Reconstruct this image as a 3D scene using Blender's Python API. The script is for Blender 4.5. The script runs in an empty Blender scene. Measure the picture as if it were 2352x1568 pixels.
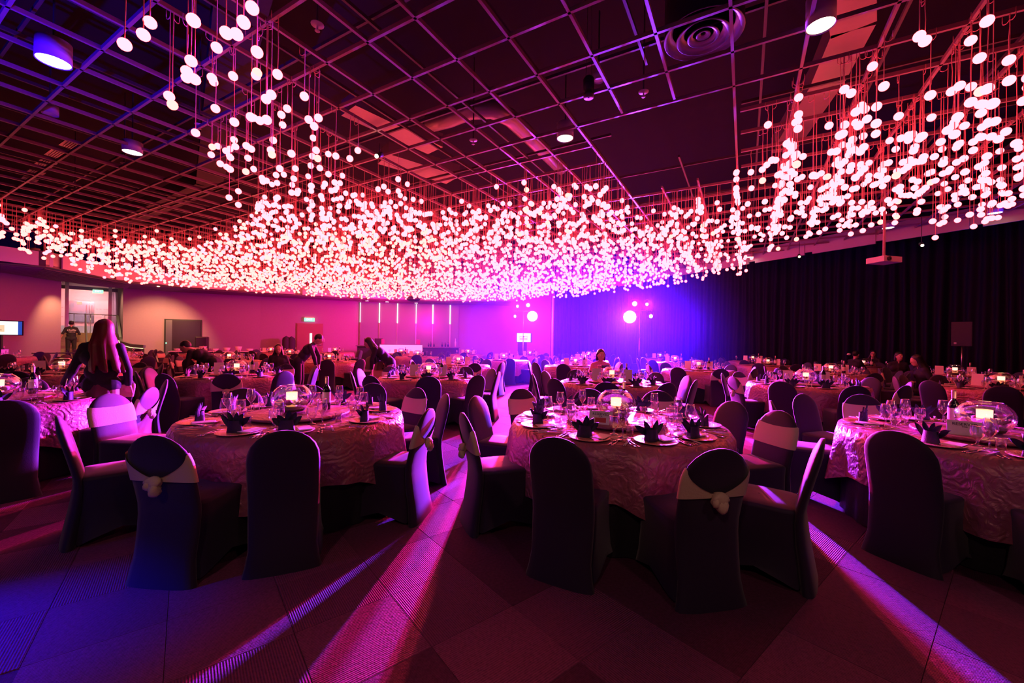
import bpy, bmesh, math, random
from mathutils import Vector, Matrix, Euler
sin, cos, pi, rad = math.sin, math.cos, math.pi, math.radians
random.seed(11)
scene = bpy.context.scene
COL = scene.collection

# ------------------------------------------------------------------ camera, world, exposure
F_PX, CXP, YH, CAMH, ROLL = 935.0, 1176.0, 783.0, 1.476, rad(0.8)
cam_d = bpy.data.cameras.new('camera'); cam = bpy.data.objects.new('camera', cam_d); COL.objects.link(cam)
cam_d.sensor_width = 36.0; cam_d.lens = F_PX/2352*36.0; cam_d.clip_end = 200; cam_d.clip_start = 0.05
cam.matrix_world = Matrix.Translation((0, 0, CAMH)) @ Matrix.Rotation(-ROLL, 4, 'Y') @ Matrix.Rotation(pi/2, 4, 'X')
scene.camera = cam
scene.view_settings.view_transform = 'Standard'; scene.view_settings.look = 'None'
scene.view_settings.exposure = 0.0; scene.view_settings.gamma = 1.0
scene.view_settings.use_curve_mapping = False
w = bpy.data.worlds.new('world'); scene.world = w; w.use_nodes = True
w.node_tree.nodes['Background'].inputs[0].default_value = (0.05, 0.005, 0.20, 1)
w.node_tree.nodes['Background'].inputs[1].default_value = 0.055
scene.cycles.max_bounces = 6; scene.cycles.diffuse_bounces = 2; scene.cycles.glossy_bounces = 3
scene.cycles.transmission_bounces = 4; scene.cycles.transparent_max_bounces = 14
scene.cycles.caustics_reflective = False; scene.cycles.caustics_refractive = False
scene.cycles.sample_clamp_indirect = 4.0
scene.cycles.volume_bounces = 0

def at(px, py, z):
    a = (px-CXP)/F_PX; b = -(py-YH)/F_PX
    X = a*cos(ROLL)-b*sin(ROLL); Z = a*sin(ROLL)+b*cos(ROLL)
    t = (z-CAMH)/Z
    return (X*t, t)
def atd(px, py, Y):
    a = (px-CXP)/F_PX; b = -(py-YH)/F_PX
    return ((a*cos(ROLL)-b*sin(ROLL))*Y, Y, CAMH+(a*sin(ROLL)+b*cos(ROLL))*Y)
def prj(X, Y, Z):
    a = X/Y; b = (Z-CAMH)/Y
    return (CXP+(a*cos(ROLL)+b*sin(ROLL))*F_PX, YH-(-a*sin(ROLL)+b*cos(ROLL))*F_PX)

def spot(name, loc, target, color, power, size=60, blend=0.3, radius=0.08):
    d = bpy.data.lights.new(name, 'SPOT'); d.color = color; d.energy = power
    d.spot_size = rad(size); d.spot_blend = blend; d.shadow_soft_size = radius
    o = bpy.data.objects.new(name, d); COL.objects.link(o); o.location = loc
    o.rotation_euler = (Vector(target)-Vector(loc)).to_track_quat('-Z', 'Y').to_euler()
    return o
STAND1 = Vector((1.13, 23.0, 2.92)); STAND2 = Vector((6.2, 21.5, 2.86))
BLUE, VIOL, PINK, RED = (0.08, 0.03, 1.0), (0.42, 0.035, 1.0), (1.0, 0.01, 0.36), (1.0, 0.04, 0.10)
KS = 1.0
spot('beam_violet', STAND1+Vector((0, -.35, 0)), (-.4, 2, -.6), VIOL, 56000*KS, 44, .6, .10)
spot('beam_pink', STAND1+Vector((-.25, -.35, .62)), (-1.5, 2, -.8), PINK, 44000*KS, 48, .6, .10)
spot('beam_red', STAND1+Vector((-.85, -.35, .55)), (-2.5, 2, -.8), RED, 17000*KS, 48, .6, .10)
spot('beam_blue', STAND2+Vector((-.1, -.35, 0)), (0, 2, -.6), BLUE, 95000*KS, 46, .6, .10)
spot('beam_violet', STAND2+Vector((-.1, -.33, .02)), (-1.5, 2, -.6), VIOL, 46000*KS, 48, .6, .10)
spot('beam_pink', STAND2+Vector((.15, -.35, .7)), (0, 2, -.8), PINK, 26000*KS, 48, .6, .10)
spot('beam_red', STAND2+Vector((.9, -.35, .68)), (0, 2, -.8), RED, 15000*KS, 48, .6, .10)
# unseen wash lights added to colour the back wall, curtain and left wall
spot('wash_pink', (-4.3, 21.3, 2.9), (-13, 25, 1.8), (1.0, .0, .50), 2800, 100, .9, .2)
spot('wash_magenta', (-4.4, 20.0, 2.9), (-7, 26.5, 1.6), (1.0, .0, .6), 900, 130, 1, .3)
spot('wash_violet', STAND1+Vector((.8, -2.0, .4)), (0.2, 27.3, 2.0), (.34, .06, 1.0), 1000, 110, .8, .2)
spot('wash_blue', STAND2+Vector((-1.2, -1.2, .2)), (5.6, 26, 2.0), (.16, .0, 1.0), 19000, 125, .8, .2)
spot('wash_blue', STAND2+Vector((1.2, -1.2, -.4)), (9.0, 22.2, 2.4), (.16, .0, 1.0), 9000, 85, 1, .2)
spot('wash_purple', (-14, 12, 2.2), (-20, 15.2, 2.2), (.45, .0, .6), 260, 120, 1, .2)
# blue par beyond the left edge of the picture, warm entrance downlights, and added fill
spot('side_blue', (-5.2, 0.6, 2.2), (-3.2, 2.2, .0), (0.0, .01, 1.0), 40, 70, .9, .05)
spot('side_blue', (-3.9, 1.2, 1.5), (-2.75, 1.75, 0), (0.0, .0, 1.0), 700, 44, 1, .05)
spot('side_blue', (-5.6, 2.0, 1.9), (-5.8, 4.2, 6.0), (0.02, .0, 1.0), 3000, 80, 1, .05)
spot('side_blue', (13.2, 9.6, 3.4), (10.4, 10.6, 5.3), (.12, .02, 1.0), 300, 80, 1, .05)
spot('entrance_downlight', (-16.9, 19.4, 3.85), (-18.7, 21.4, 1.2), (1.0, .55, .18), 1500, 85, .8, .1)
spot('entrance_downlight', (-19.4, 17.9, 3.85), (-20.4, 18.3, 1.2), (1.0, .55, .18), 520, 75, .8, .1)
spot('house_downlight', (-1.5, -2.6, 4.6), (-.6, 2.5, 0), (1.0, .50, .38), 130, 110, .9, .15)  # unseen warm fill lamps added behind the camera to lift the near sashes
spot('house_downlight', (3.0, -2.4, 4.6), (2.2, 2.5, 0), (1.0, .48, .40), 100, 110, .9, .15)

# ------------------------------------------------------------------ materials
def mat(name, base=(.5, .5, .5), rough=.5, metal=0, spec=.5, emit=None, estr=0, sheen=0, bump=None, transl=None):
    m = bpy.data.materials.new(name); m.use_nodes = True
    nt = m.node_tree; b = nt.nodes['Principled BSDF']
    b.inputs['Base Color'].default_value = (*base, 1); b.inputs['Roughness'].default_value = rough
    b.inputs['Metallic'].default_value = metal; b.inputs['Specular IOR Level'].default_value = spec
    if sheen: b.inputs['Sheen Weight'].default_value = sheen
    if emit: b.inputs['Emission Color'].default_value = (*emit, 1); b.inputs['Emission Strength'].default_value = estr
    tc = nt.nodes.new('ShaderNodeTexCoord'); n = nt.nodes.new('ShaderNodeTexNoise')
    sc, st = bump if bump else (60, .06)
    n.inputs['Scale'].default_value = sc; n.inputs['Detail'].default_value = 3
    nt.links.new(tc.outputs['Object'], n.inputs['Vector'])
    bp = nt.nodes.new('ShaderNodeBump'); bp.inputs['Strength'].default_value = st; bp.inputs['Distance'].default_value = .01
    nt.links.new(n.outputs['Fac'], bp.inputs['Height']); nt.links.new(bp.outputs['Normal'], b.inputs['Normal'])
    mix = nt.nodes.new('ShaderNodeMix'); mix.data_type = 'RGBA'; mix.blend_type = 'MULTIPLY'
    mix.inputs[0].default_value = .25; mix.inputs[6].default_value = (*base, 1)
    cr = nt.nodes.new('ShaderNodeValToRGB'); cr.color_ramp.elements[0].color = (.55, .55, .55, 1); cr.color_ramp.elements[1].color = (1, 1, 1, 1)
    nt.links.new(n.outputs['Fac'], cr.inputs[0]); nt.links.new(cr.outputs[0], mix.inputs[7]); nt.links.new(mix.outputs[2], b.inputs['Base Color'])
    return m
def emat(name, col, s=1.0):
    m = bpy.data.materials.new(name); m.use_nodes = True; nt = m.node_tree; nt.nodes.clear()
    e = nt.nodes.new('ShaderNodeEmission'); o = nt.nodes.new('ShaderNodeOutputMaterial')
    e.inputs[0].default_value = (*col, 1); e.inputs[1].default_value = s; nt.links.new(e.outputs[0], o.inputs[0])
    return m
def glassmat(name, tint=(1, 1, 1), gl=(1, 1, 1), k=1.35, lo=.13):
    m = bpy.data.materials.new(name); m.use_nodes = True; nt = m.node_tree; nt.nodes.clear()
    o = nt.nodes.new('ShaderNodeOutputMaterial'); mx = nt.nodes.new('ShaderNodeMixShader')
    t = nt.nodes.new('ShaderNodeBsdfTransparent'); t.inputs[0].default_value = (*tint, 1)
    g = nt.nodes.new('ShaderNodeBsdfGlossy'); g.inputs[0].default_value = (*gl, 1); g.inputs['Roughness'].default_value = .07
    lw = nt.nodes.new('ShaderNodeLayerWeight'); lw.inputs[0].default_value = .35
    ma = nt.nodes.new('ShaderNodeMath'); ma.operation = 'MULTIPLY_ADD'; ma.inputs[1].default_value = .8*k; ma.inputs[2].default_value = lo
    ma.use_clamp = True
    nt.links.new(lw.outputs['Facing'], ma.inputs[0]); nt.links.new(ma.outputs[0], mx.inputs[0])
    nt.links.new(t.outputs[0], mx.inputs[1]); nt.links.new(g.outputs[0], mx.inputs[2]); nt.links.new(mx.outputs[0], o.inputs[0])
    return m
M = {}
HAZE = bpy.data.materials.new('stage_haze'); HAZE.use_nodes = True; _n = HAZE.node_tree; _n.nodes.clear()
_v = _n.nodes.new('ShaderNodeVolumeScatter'); _v.inputs['Density'].default_value = .0105; _v.inputs['Anisotropy'].default_value = .3; _v.inputs['Color'].default_value = (.13, .14, 1, 1)
_o = _n.nodes.new('ShaderNodeOutputMaterial'); _n.links.new(_v.outputs[0], _o.inputs['Volume'])
M['globe'] = emat('globe_glow', (1.0, .082, .100), 10.0)
M['globe_warm'] = emat('globe_glow_warm', (1.0, .094, .085), 9.6)
M['cord'] = mat('cord_sheath', (.85, .35, .38), .5)
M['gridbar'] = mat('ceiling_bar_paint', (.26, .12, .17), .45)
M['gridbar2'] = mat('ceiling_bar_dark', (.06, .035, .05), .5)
M['slab'] = mat('slab_black', (.011, .006, .016), .9, 0, .2)
M['duct'] = mat('duct_foil', (.30, .22, .24), .35, .6, bump=(9, .5))
M['ductdark'] = mat('duct_dark', (.02, .014, .024), .6, 0, .3, bump=(9, .4))
M['lampcan'] = mat('downlight_can', (.5, .42, .45), .5)
M['lampface'] = emat('downlight_lens', (1.0, .86, .62), 7)
M['lampoff'] = mat('downlight_lens_off', (.6, .5, .55), .35)
M['starlamp'] = emat('spot_lens', (1.0, .62, .22), 40)
M['wall'] = mat('wall_plaster', (.34, .20, .30), .75, bump=(14, .05))
M['soffit'] = mat('soffit_slats', (.20, .15, .14), .55)
M['fascia'] = mat('fascia_paint', (.50, .42, .46), .6)
M['black'] = mat('black_metal', (.02, .018, .025), .45)
M['steel'] = mat('brushed_steel', (.6, .58, .6), .28, .85)
M['steeldark'] = mat('dark_steel', (.22, .20, .22), .35, .7)
M['wood'] = mat('door_veneer', (.30, .12, .12), .5, bump=(5, .1))
M['doordark'] = mat('door_dark', (.035, .02, .03), .3)
M['chair'] = mat('black_spandex', (.016, .0045, .036), .62, 0, .4, sheen=.25, bump=(220, .10))
M['sash'] = mat('cream_sash', (.72, .54, .40), .6, bump=(180, .2))
M['skirt'] = mat('black_table_skirt', (.012, .010, .018), .7, bump=(30, .3))
M['napkin'] = mat('navy_napkin', (.022, .016, .055), .55, bump=(150, .2))
M['china'] = mat('white_china', (.78, .66, .62), .2)
M['gold'] = mat('gold_glass_plate', (.80, .50, .32), .25, .35, bump=(90, .9))
M['cutlery'] = mat('cutlery_steel', (.75, .68, .68), .15, 1.0)
M['paper'] = mat('card_white', (.93, .82, .80), .6)
M['ink'] = mat('ink_dark', (.04, .03, .05), .6)
M['inkred'] = mat('ink_red', (.6, .05, .06), .6)
M['candle'] = emat('candle_glow', (1.0, .36, .27), 3.7)
M['candle2'] = mat('candle_wax', (.9, .72, .5), .5, emit=(1.0, .36, .12), estr=1.1)
M['petalw'] = mat('petal_white', (.92, .80, .80), .5)
M['petalp'] = mat('petal_magenta', (.45, .02, .16), .5)
M['moss'] = mat('moss_dark', (.10, .10, .04), .7)
M['glass'] = glassmat('clear_glass')
M['bowlglass'] = glassmat('bowl_glass', (.97, .93, 1.0), k=1.0, lo=.19)
M['panelglass'] = mat('partition_glass', (.24, .23, .30), .3, .1, .6)
M['bottle'] = mat('bottle_glass', (.012, .010, .018), .08, 0, .8)
M['label'] = mat('bottle_label', (.78, .66, .60), .5)
M['foil'] = mat('bottle_foil', (.72, .42, .35), .35, .4)
M['skin'] = mat('skin', (.62, .32, .24), .5)
M['hairb'] = mat('hair_black', (.015, .010, .012), .35, bump=(80, .5))
M['hairr'] = mat('hair_auburn', (.16, .015, .02), .42, bump=(90, .12))
M['clothb'] = mat('cloth_black', (.014, .010, .016), .8)
M['clothg'] = mat('cloth_dark', (.035, .02, .035), .8)
M['clothp'] = mat('cloth_pink', (.80, .22, .42), .6)
M['pattern'] = mat('cloth_floral', (.16, .04, .07), .7)
M['white'] = emat('screen_white', (1.0, 1.0, .96), 1.3)
M['beige'] = emat('screen_beige', (1.0, .66, .42), 1.0)
M['screenblue'] = emat('screen_blue', (.03, .08, .5), 1.0)
M['parface'] = emat('par_lens_violet', (.85, .85, 1.0), 5)
M['parpink'] = emat('par_lens_pink', (1.0, .32, .62), 3.2)
M['exit'] = emat('exit_green', (.35, 1.0, .55), 1.6)
M['exitink'] = emat('exit_white', (1, 1, 1), 2.0)
M['barglow'] = mat('bar_front_frosted', (.7, .6, .7), .4, emit=(.85, .55, .95), estr=.55)
M['ledw'] = emat('led_strip_white', (1.0, .93, .95), 1.6)  # glow for the lit door window and the reflection painted on the mullions
M['ledwarm'] = emat('led_strip_warm', (1.0, .75, .35), 2.5)
M['pinkwall'] = mat('landing_wall_pink', (.85, .42, .42), .7)
M['stone'] = mat('stair_stone', (.32, .22, .16), .6, bump=(40, .3))
M['pebble'] = mat('pebble', (.55, .52, .54), .6, bump=(18, .8))
M['curtain'] = mat('curtain_velvet', (.006, .003, .018), .65, 0, .12, sheen=.0, bump=(50, .2))
M['red'] = mat('carton_red', (.7, .10, .12), .6)

def nodes_cloth():
    m = mat('champagne_taffeta', (.42, .14, .19), .36, .2, .6)
    nt = m.node_tree; b = nt.nodes['Principled BSDF']
    tc = nt.nodes.new('ShaderNodeTexCoord')
    n1 = nt.nodes.new('ShaderNodeTexNoise'); n1.inputs['Scale'].default_value = 11; n1.inputs['Distortion'].default_value = 2.5; n1.inputs['Detail'].default_value = 5
    v = nt.nodes.new('ShaderNodeTexWave'); v.wave_type = 'RINGS'; v.inputs['Scale'].default_value = 4; v.inputs['Distortion'].default_value = 22; v.inputs['Detail'].default_value = 3
    add = nt.nodes.new('ShaderNodeMath'); add.operation = 'MULTIPLY_ADD'; add.inputs[1].default_value = .35
    nt.links.new(tc.outputs['Object'], n1.inputs['Vector']); nt.links.new(tc.outputs['Object'], v.inputs['Vector'])
    nt.links.new(v.outputs['Fac'], add.inputs[0]); nt.links.new(n1.outputs['Fac'], add.inputs[2])
    bp = nt.nodes.new('ShaderNodeBump'); bp.inputs['Strength'].default_value = 1.0; bp.inputs['Distance'].default_value = .011
    nt.links.new(add.outputs[0], bp.inputs['Height']); nt.links.new(bp.outputs['Normal'], b.inputs['Normal'])
    return m
M['cloth'] = nodes_cloth()

def carpet_mat(name, base, kind):
    m = bpy.data.materials.new(name); m.use_nodes = True; nt = m.node_tree; b = nt.nodes['Principled BSDF']
    b.inputs['Roughness'].default_value = .75; b.inputs['Specular IOR Level'].default_value = .35
    tc = nt.nodes.new('ShaderNodeTexCoord')
    wv = nt.nodes.new('ShaderNodeTexWave'); wv.inputs['Scale'].default_value = 28 if kind != 1 else 40
    wv.inputs['Distortion'].default_value = [1.2, 4.0, 2.0][kind]; wv.inputs['Detail'].default_value = 3; wv.inputs['Detail Scale'].default_value = 8
    no = nt.nodes.new('ShaderNodeTexNoise'); no.inputs['Scale'].default_value = 55; no.inputs['Detail'].default_value = 3
    mu = nt.nodes.new('ShaderNodeMath'); mu.operation = 'MULTIPLY_ADD'; mu.inputs[1].default_value = [.6, .3, .5][kind]
    nt.links.new(tc.outputs['Object'], wv.inputs['Vector']); nt.links.new(tc.outputs['Object'], no.inputs['Vector'])
    nt.links.new(wv.outputs['Fac'], mu.inputs[0]); nt.links.new(no.outputs['Fac'], mu.inputs[2])
    cr = nt.nodes.new('ShaderNodeValToRGB'); cr.color_ramp.elements[0].position = .35; cr.color_ramp.elements[1].position = 1.0
    cr.color_ramp.elements[0].color = (base[0]*.45, base[1]*.45, base[2]*.45, 1); cr.color_ramp.elements[1].color = (*base, 1)
    nt.links.new(mu.outputs[0], cr.inputs[0]); nt.links.new(cr.outputs[0], b.inputs['Base Color'])
    bp = nt.nodes.new('ShaderNodeBump'); bp.inputs['Strength'].default_value = .9; bp.inputs['Distance'].default_value = .006
    nt.links.new(mu.outputs[0], bp.inputs['Height']); nt.links.new(bp.outputs['Normal'], b.inputs['Normal'])
    return m
M['carpet0'] = carpet_mat('carpet_ribbed', (.24, .055, .17), 0)
M['carpet1'] = carpet_mat('carpet_looped', (.16, .035, .11), 1)
M['carpet2'] = carpet_mat('carpet_flecked', (.30, .07, .20), 2)

# ------------------------------------------------------------------ mesh helpers
class MB:
    def __init__(s): s.v = []; s.f = []; s.mi = []
    def add(s, v, f, mi=0, T=None):
        o = len(s.v)
        s.v += [tuple(T @ Vector(p)) for p in v] if T is not None else [tuple(p) for p in v]
        s.f += [tuple(i+o for i in q) for q in f]; s.mi += [mi]*len(f); return s
    def box(s, c, d, mi=0, T=None, rz=0):
        x, y, z = d[0]/2, d[1]/2, d[2]/2
        R = Matrix.Translation(c) @ Matrix.Rotation(rz, 4, 'Z')
        if T is not None: R = T @ R
        v = [(-x, -y, -z), (x, -y, -z), (x, y, -z), (-x, y, -z), (-x, -y, z), (x, -y, z), (x, y, z), (-x, y, z)]
        f = [(0, 3, 2, 1), (4, 5, 6, 7), (0, 1, 5, 4), (1, 2, 6, 5), (2, 3, 7, 6), (3, 0, 4, 7)]
        return s.add(v, f, mi, R)
    def bar(s, a, b, wx, wz, mi=0):
        a, b = Vector(a), Vector(b); d = b-a; L = d.length
        T = Matrix.Translation((a+b)/2) @ d.to_track_quat('X', 'Z').to_matrix().to_4x4()
        return s.box((0, 0, 0), (L, wx, wz), mi, T)
    def lathe(s, prof, n=16, mi=0, T=None, c=(0, 0, 0), cap=False):
        v = []; f = []
        for r, z in prof:
            for k in range(n):
                a = 2*pi*k/n; v.append((c[0]+r*cos(a), c[1]+r*sin(a), c[2]+z))
        for i in range(len(prof)-1):
            for k in range(n):
                k2 = (k+1) % n; f.append((i*n+k, i*n+k2, (i+1)*n+k2, (i+1)*n+k))
        if cap:
            f.append(tuple(range(n))[::-1]); f.append(tuple((len(prof)-1)*n+k for k in range(n)))
        return s.add(v, f, mi, T)
    def tube(s, pts, r, n=6, mi=0, cap=True):
        pts = [Vector(p) for p in pts]; v = []; f = []
        rr = r if isinstance(r, (list, tuple)) else [r]*len(pts)
        up = Vector((0, 0, 1))
        for i, p in enumerate(pts):
            d = (pts[min(i+1, len(pts)-1)]-pts[max(i-1, 0)]).normalized()
            u = d.cross(up if abs(d.z) < .95 else Vector((1, 0, 0))).normalized(); w_ = d.cross(u)
            for k in range(n):
                a = 2*pi*k/n; v.append(tuple(p+(u*cos(a)+w_*sin(a))*rr[i]))
        for i in range(len(pts)-1):
            for k in range(n):
                k2 = (k+1) % n; f.append((i*n+k, i*n+k2, (i+1)*n+k2, (i+1)*n+k))
        if cap: f.append(tuple(range(n))[::-1]); f.append(tuple((len(pts)-1)*n+k for k in range(n)))
        return s.add(v, f, mi)
    def sph(s, c, r, n=10, m=6, mi=0, T=None):
        if not isinstance(r, (list, tuple)): r = (r, r, r)
        v = [(c[0], c[1], c[2]-r[2])]; f = []
        for i in range(1, m):
            t = pi*i/m
            for k in range(n):
                a = 2*pi*k/n; v.append((c[0]+r[0]*sin(t)*cos(a), c[1]+r[1]*sin(t)*sin(a), c[2]-r[2]*cos(t)))
        v.append((c[0], c[1], c[2]+r[2])); L = len(v)-1
        for k in range(n):
            k2 = (k+1) % n; f.append((0, 1+k2, 1+k)); f.append((L, L-n+k, L-n+k2))
            for i in range(m-2): f.append((1+i*n+k, 1+i*n+k2, 1+(i+1)*n+k2, 1+(i+1)*n+k))
        return s.add(v, f, mi, T)
    def grid(s, fn, nu, nv, mi=0, T=None, closed=False):
        v = [fn(i/(nu-1 if not closed else nu), j/(nv-1)) for j in range(nv) for i in range(nu)]; f = []
        for j in range(nv-1):
            for i in range(nu if closed else nu-1):
                i2 = (i+1) % nu; f.append((j*nu+i, j*nu+i2, (j+1)*nu+i2, (j+1)*nu+i))
        return s.add(v, f, mi, T)
    def mesh(s, name, mats, smooth=True):
        me = bpy.data.meshes.new(name); me.from_pydata(s.v, [], s.f)
        for m in (mats if isinstance(mats, (list, tuple)) else [mats]): me.materials.append(m)
        me.polygons.foreach_set('material_index', s.mi)
        if smooth: me.polygons.foreach_set('use_smooth', [True]*len(me.polygons))
        me.update(); return me
    def obj(s, name, mats, parent=None, smooth=False, loc=None, rz=0):
        o = bpy.data.objects.new(name, s.mesh(name, mats, smooth)); COL.objects.link(o)
        if parent: o.parent = parent
        if loc: o.location = loc
        if rz: o.rotation_euler.z = rz
        return o
def tag(o, label=None, cat=None, group=None, kind=None):
    if label: o['label'] = label
    if cat: o['category'] = cat
    if group: o['group'] = group
    if kind: o['kind'] = kind
    return o
def thing(name, label, cat, loc=(0, 0, 0), rz=0, group=None):
    o = bpy.data.objects.new(name, None); COL.objects.link(o); o.location = loc; o.rotation_euler.z = rz
    o.empty_display_size = .1
    return tag(o, label, cat, group)
def inst(me, name, parent=None, loc=(0, 0, 0), rz=0):
    o = bpy.data.objects.new(name, me); COL.objects.link(o); o.location = loc
    if rz: o.rotation_euler.z = rz
    if parent: o.parent = parent
    return o
def copy_tree(o, parent=None):
    c = o.copy(); COL.objects.link(c)
    if parent: c.parent = parent
    for ch in KIDS.get(o.name, []): copy_tree(ch, c)
    return c
KIDS = {}
def remember(*roots):
    for r in roots:
        ks = list(r.children); KIDS[r.name] = ks
        remember(*ks)
def struct(o, label=None): o['kind'] = 'structure'; 
def text_mesh(txt, size, m, name, parent, loc, rot, ext=.001, shear=0):
    c = bpy.data.curves.new('t', 'FONT'); c.body = txt; c.size = size; c.extrude = ext; c.align_x = 'CENTER'; c.align_y = 'CENTER'; c.shear = shear
    c.resolution_u = 3
    t = bpy.data.objects.new('t', c); COL.objects.link(t)
    dg = bpy.context.evaluated_depsgraph_get(); me = bpy.data.meshes.new_from_object(t.evaluated_get(dg))
    bpy.data.objects.remove(t); me.materials.clear(); me.materials.append(m)
    o = bpy.data.objects.new(name, me); COL.objects.link(o); o.parent = parent; o.location = loc; o.rotation_euler = rot
    return o

# ------------------------------------------------------------------ floor and carpet tiles
mb = MB(); mb.box((0, 12, -.056), (50, 40, .1)); floor = mb.obj('floor', M['carpet1']); struct(floor)
ang = rad(38.7); n1 = Vector((cos(ang), sin(ang))); n2 = Vector((-sin(ang), cos(ang)))
tiles = []
for i in range(-40, 60):
    for j in range(-40, 60):
        c = n1*(.44+.5*(i+.5)) + n2*(.26+.5*(j+.5))
        if c.y < .7: continue
        px, py = prj(c.x, c.y, 0)
        if -150 < px < 2500 and py < 1780: tiles.append((c.length, c))
tiles.sort(key=lambda t: t[0])
tmesh = []
for k in range(3):
    b = MB(); h = .2497; e = .0015
    v = [(-h, -h, -.006), (h, -h, -.006), (h, h, -.006), (-h, h, -.006), (-h+e, -h+e, 0), (h-e, -h+e, 0), (h-e, h-e, 0), (-h+e, h-e, 0)]
    b.add(v, [(4, 5, 6, 7), (0, 1, 5, 4), (1, 2, 6, 5), (2, 3, 7, 6), (3, 0, 4, 7)]); tmesh.append(b.mesh('carpet_tile', M['carpet%d' % k], False))
for d, c in tiles[:300]:
    inst(random.choice(tmesh), 'carpet_tile', floor, (c.x, c.y, random.choice((0, 0, .0006))), ang+random.choice((0, pi/2, pi, 1.5*pi)))

# ------------------------------------------------------------------ walls
H_S = 3.9
def wallstrip(name, pts, z0, z1, m, th=.2, parent=None):
    b = MB()
    for p, q in zip(pts, pts[1:]):
        p, q = Vector(p), Vector(q); d = (q-p).normalized(); n = Vector((-d.y, d.x))*th
        v = [(p.x, p.y, z0), (q.x, q.y, z0), (q.x+n.x, q.y+n.y, z0), (p.x+n.x, p.y+n.y, z0)]
        v += [(a[0], a[1], z1) for a in v]
        b.add(v, [(0, 3, 2, 1), (4, 5, 6, 7), (0, 1, 5, 4), (1, 2, 6, 5), (2, 3, 7, 6), (3, 0, 4, 7)])
    return b.obj(name, m, parent)
A_, B_ = (-20.4, 18.4), (-19.8, 20.7)
WL = [(-19.8, -3), (-19.8, 10), (-20.0, 15.9), A_]
WB = [B_, (-18.4, 21.6), (-14.6, 23.6), (-9.84, 25.7), (-3.6, 26.9), (0.1, 27.6)]
struct(wallstrip('wall_left', WL, 0, H_S+.4, M['wall']))
struct(wallstrip('wall_back', WB, 0, H_S+.4, M['wall']))
wst = wallstrip('wall_stage', [(0.1, 27.6), (3.0, 27.75)], 0, 5.6, M['wall']); struct(wst)
b = MB(); b.box((2.72, 27.62, 2.3), (.10, .06, 4.6)); b.obj('steel_channel', M['steel'], wst)
struct(wallstrip('baseboard_back', [(p[0]+.0, p[1]-.03) for p in WB], 0, .1, M['steeldark'], .03))
# soffit and fascia
FI = [(-17.2, -3), (-17.2, 8)] + [at(x, y, H_S) for x, y in ((0, 603), (105, 611), (200, 630), (300, 648), (450, 661), (600, 671), (800, 683), (1053, 692), (1190, 690))]
WO = [(-19.8, -3), (-19.8, 8), (-20.0, 15.9), (-20.2, 17), (-20.4, 19.6), (-19.7, 20.8), (-18.4, 21.7), (-14.6, 23.7), (-9.84, 25.8), (-3.6, 27.0), (0.3, 27.7)]
b = MB()
for k in range(len(FI)-1):
    p = [FI[k], FI[k+1], WO[k+1], WO[k]]
    b.add([(q[0], q[1], H_S) for q in p]+[(q[0], q[1], H_S+.08) for q in p], [(0, 3, 2, 1), (4, 5, 6, 7), (0, 1, 5, 4), (2, 3, 7, 6)])
sof = b.obj('ceiling_soffit', M['soffit']); struct(sof)
for t in [i/9 for i in range(1, 9)]:
    bb = MB(); pts = [(FI[k][0]*(1-t)+WO[k][0]*t, FI[k][1]*(1-t)+WO[k][1]*t, H_S-.02) for k in range(len(FI))]
    for p, q in zip(pts, pts[1:]): bb.bar(p, q, .06, .04)
    bb.obj('slat', M['soffit'], sof)
fas = wallstrip('ceiling_fascia', [(x*1.0, y, ) for x, y in FI], H_S+.02, 4.45, M['steeldark'], -.0+.06); struct(fas)
def along(pts, step, gap):
    segs = []; pos = 0; L = [0]
    for p, q in zip(pts, pts[1:]): L.append(L[-1]+(Vector(q)-Vector(p)).length)
    def pt(s):
        for k in range(len(pts)-1):
            if s <= L[k+1] or k == len(pts)-2:
                t = (s-L[k])/(L[k+1]-L[k]); return Vector(pts[k]).lerp(Vector(pts[k+1]), t)
    while pos+step < L[-1]:
        segs.append((pt(pos), pt(pos+step), pt(pos+step+gap))); pos += step+gap
    return segs
for p, q, r in along(FI, 2.3, .35):
    b = MB(); d = (q-p).normalized(); n = Vector((d.y, -d.x))*.05
    b.bar((p.x+n.x, p.y+n.y, 4.17), (q.x+n.x, q.y+n.y, 4.17), .04, .50); b.obj('fascia_panel', M['fascia'], fas)
RL = [at(1330, 673, 4.7), at(1550, 634, 4.7), at(1750, 601, 4.7), at(2352, 505, 4.7)]
d = Vector(RL[3])-Vector(RL[2]); RL.append(tuple(Vector(RL[3])+d.normalized()*9))
rf = wallstrip('ceiling_edge', RL, 4.78, 5.25, M['fascia'], -.05); struct(rf)
for p, q, r in along(RL, 1.75, .25):
    d = (q-p).normalized(); n = Vector((-d.y, d.x))*.05
    b = MB(); b.bar((p.x-n.x, p.y-n.y, 4.93), (q.x-n.x, q.y-n.y, 4.93), .05, .46); b.obj('edge_panel', M['fascia'], rf)
b = MB(); b.box((0, 12, 7.0), (50, 40, .2)); struct(b.obj('ceiling', M['slab']))

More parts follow.
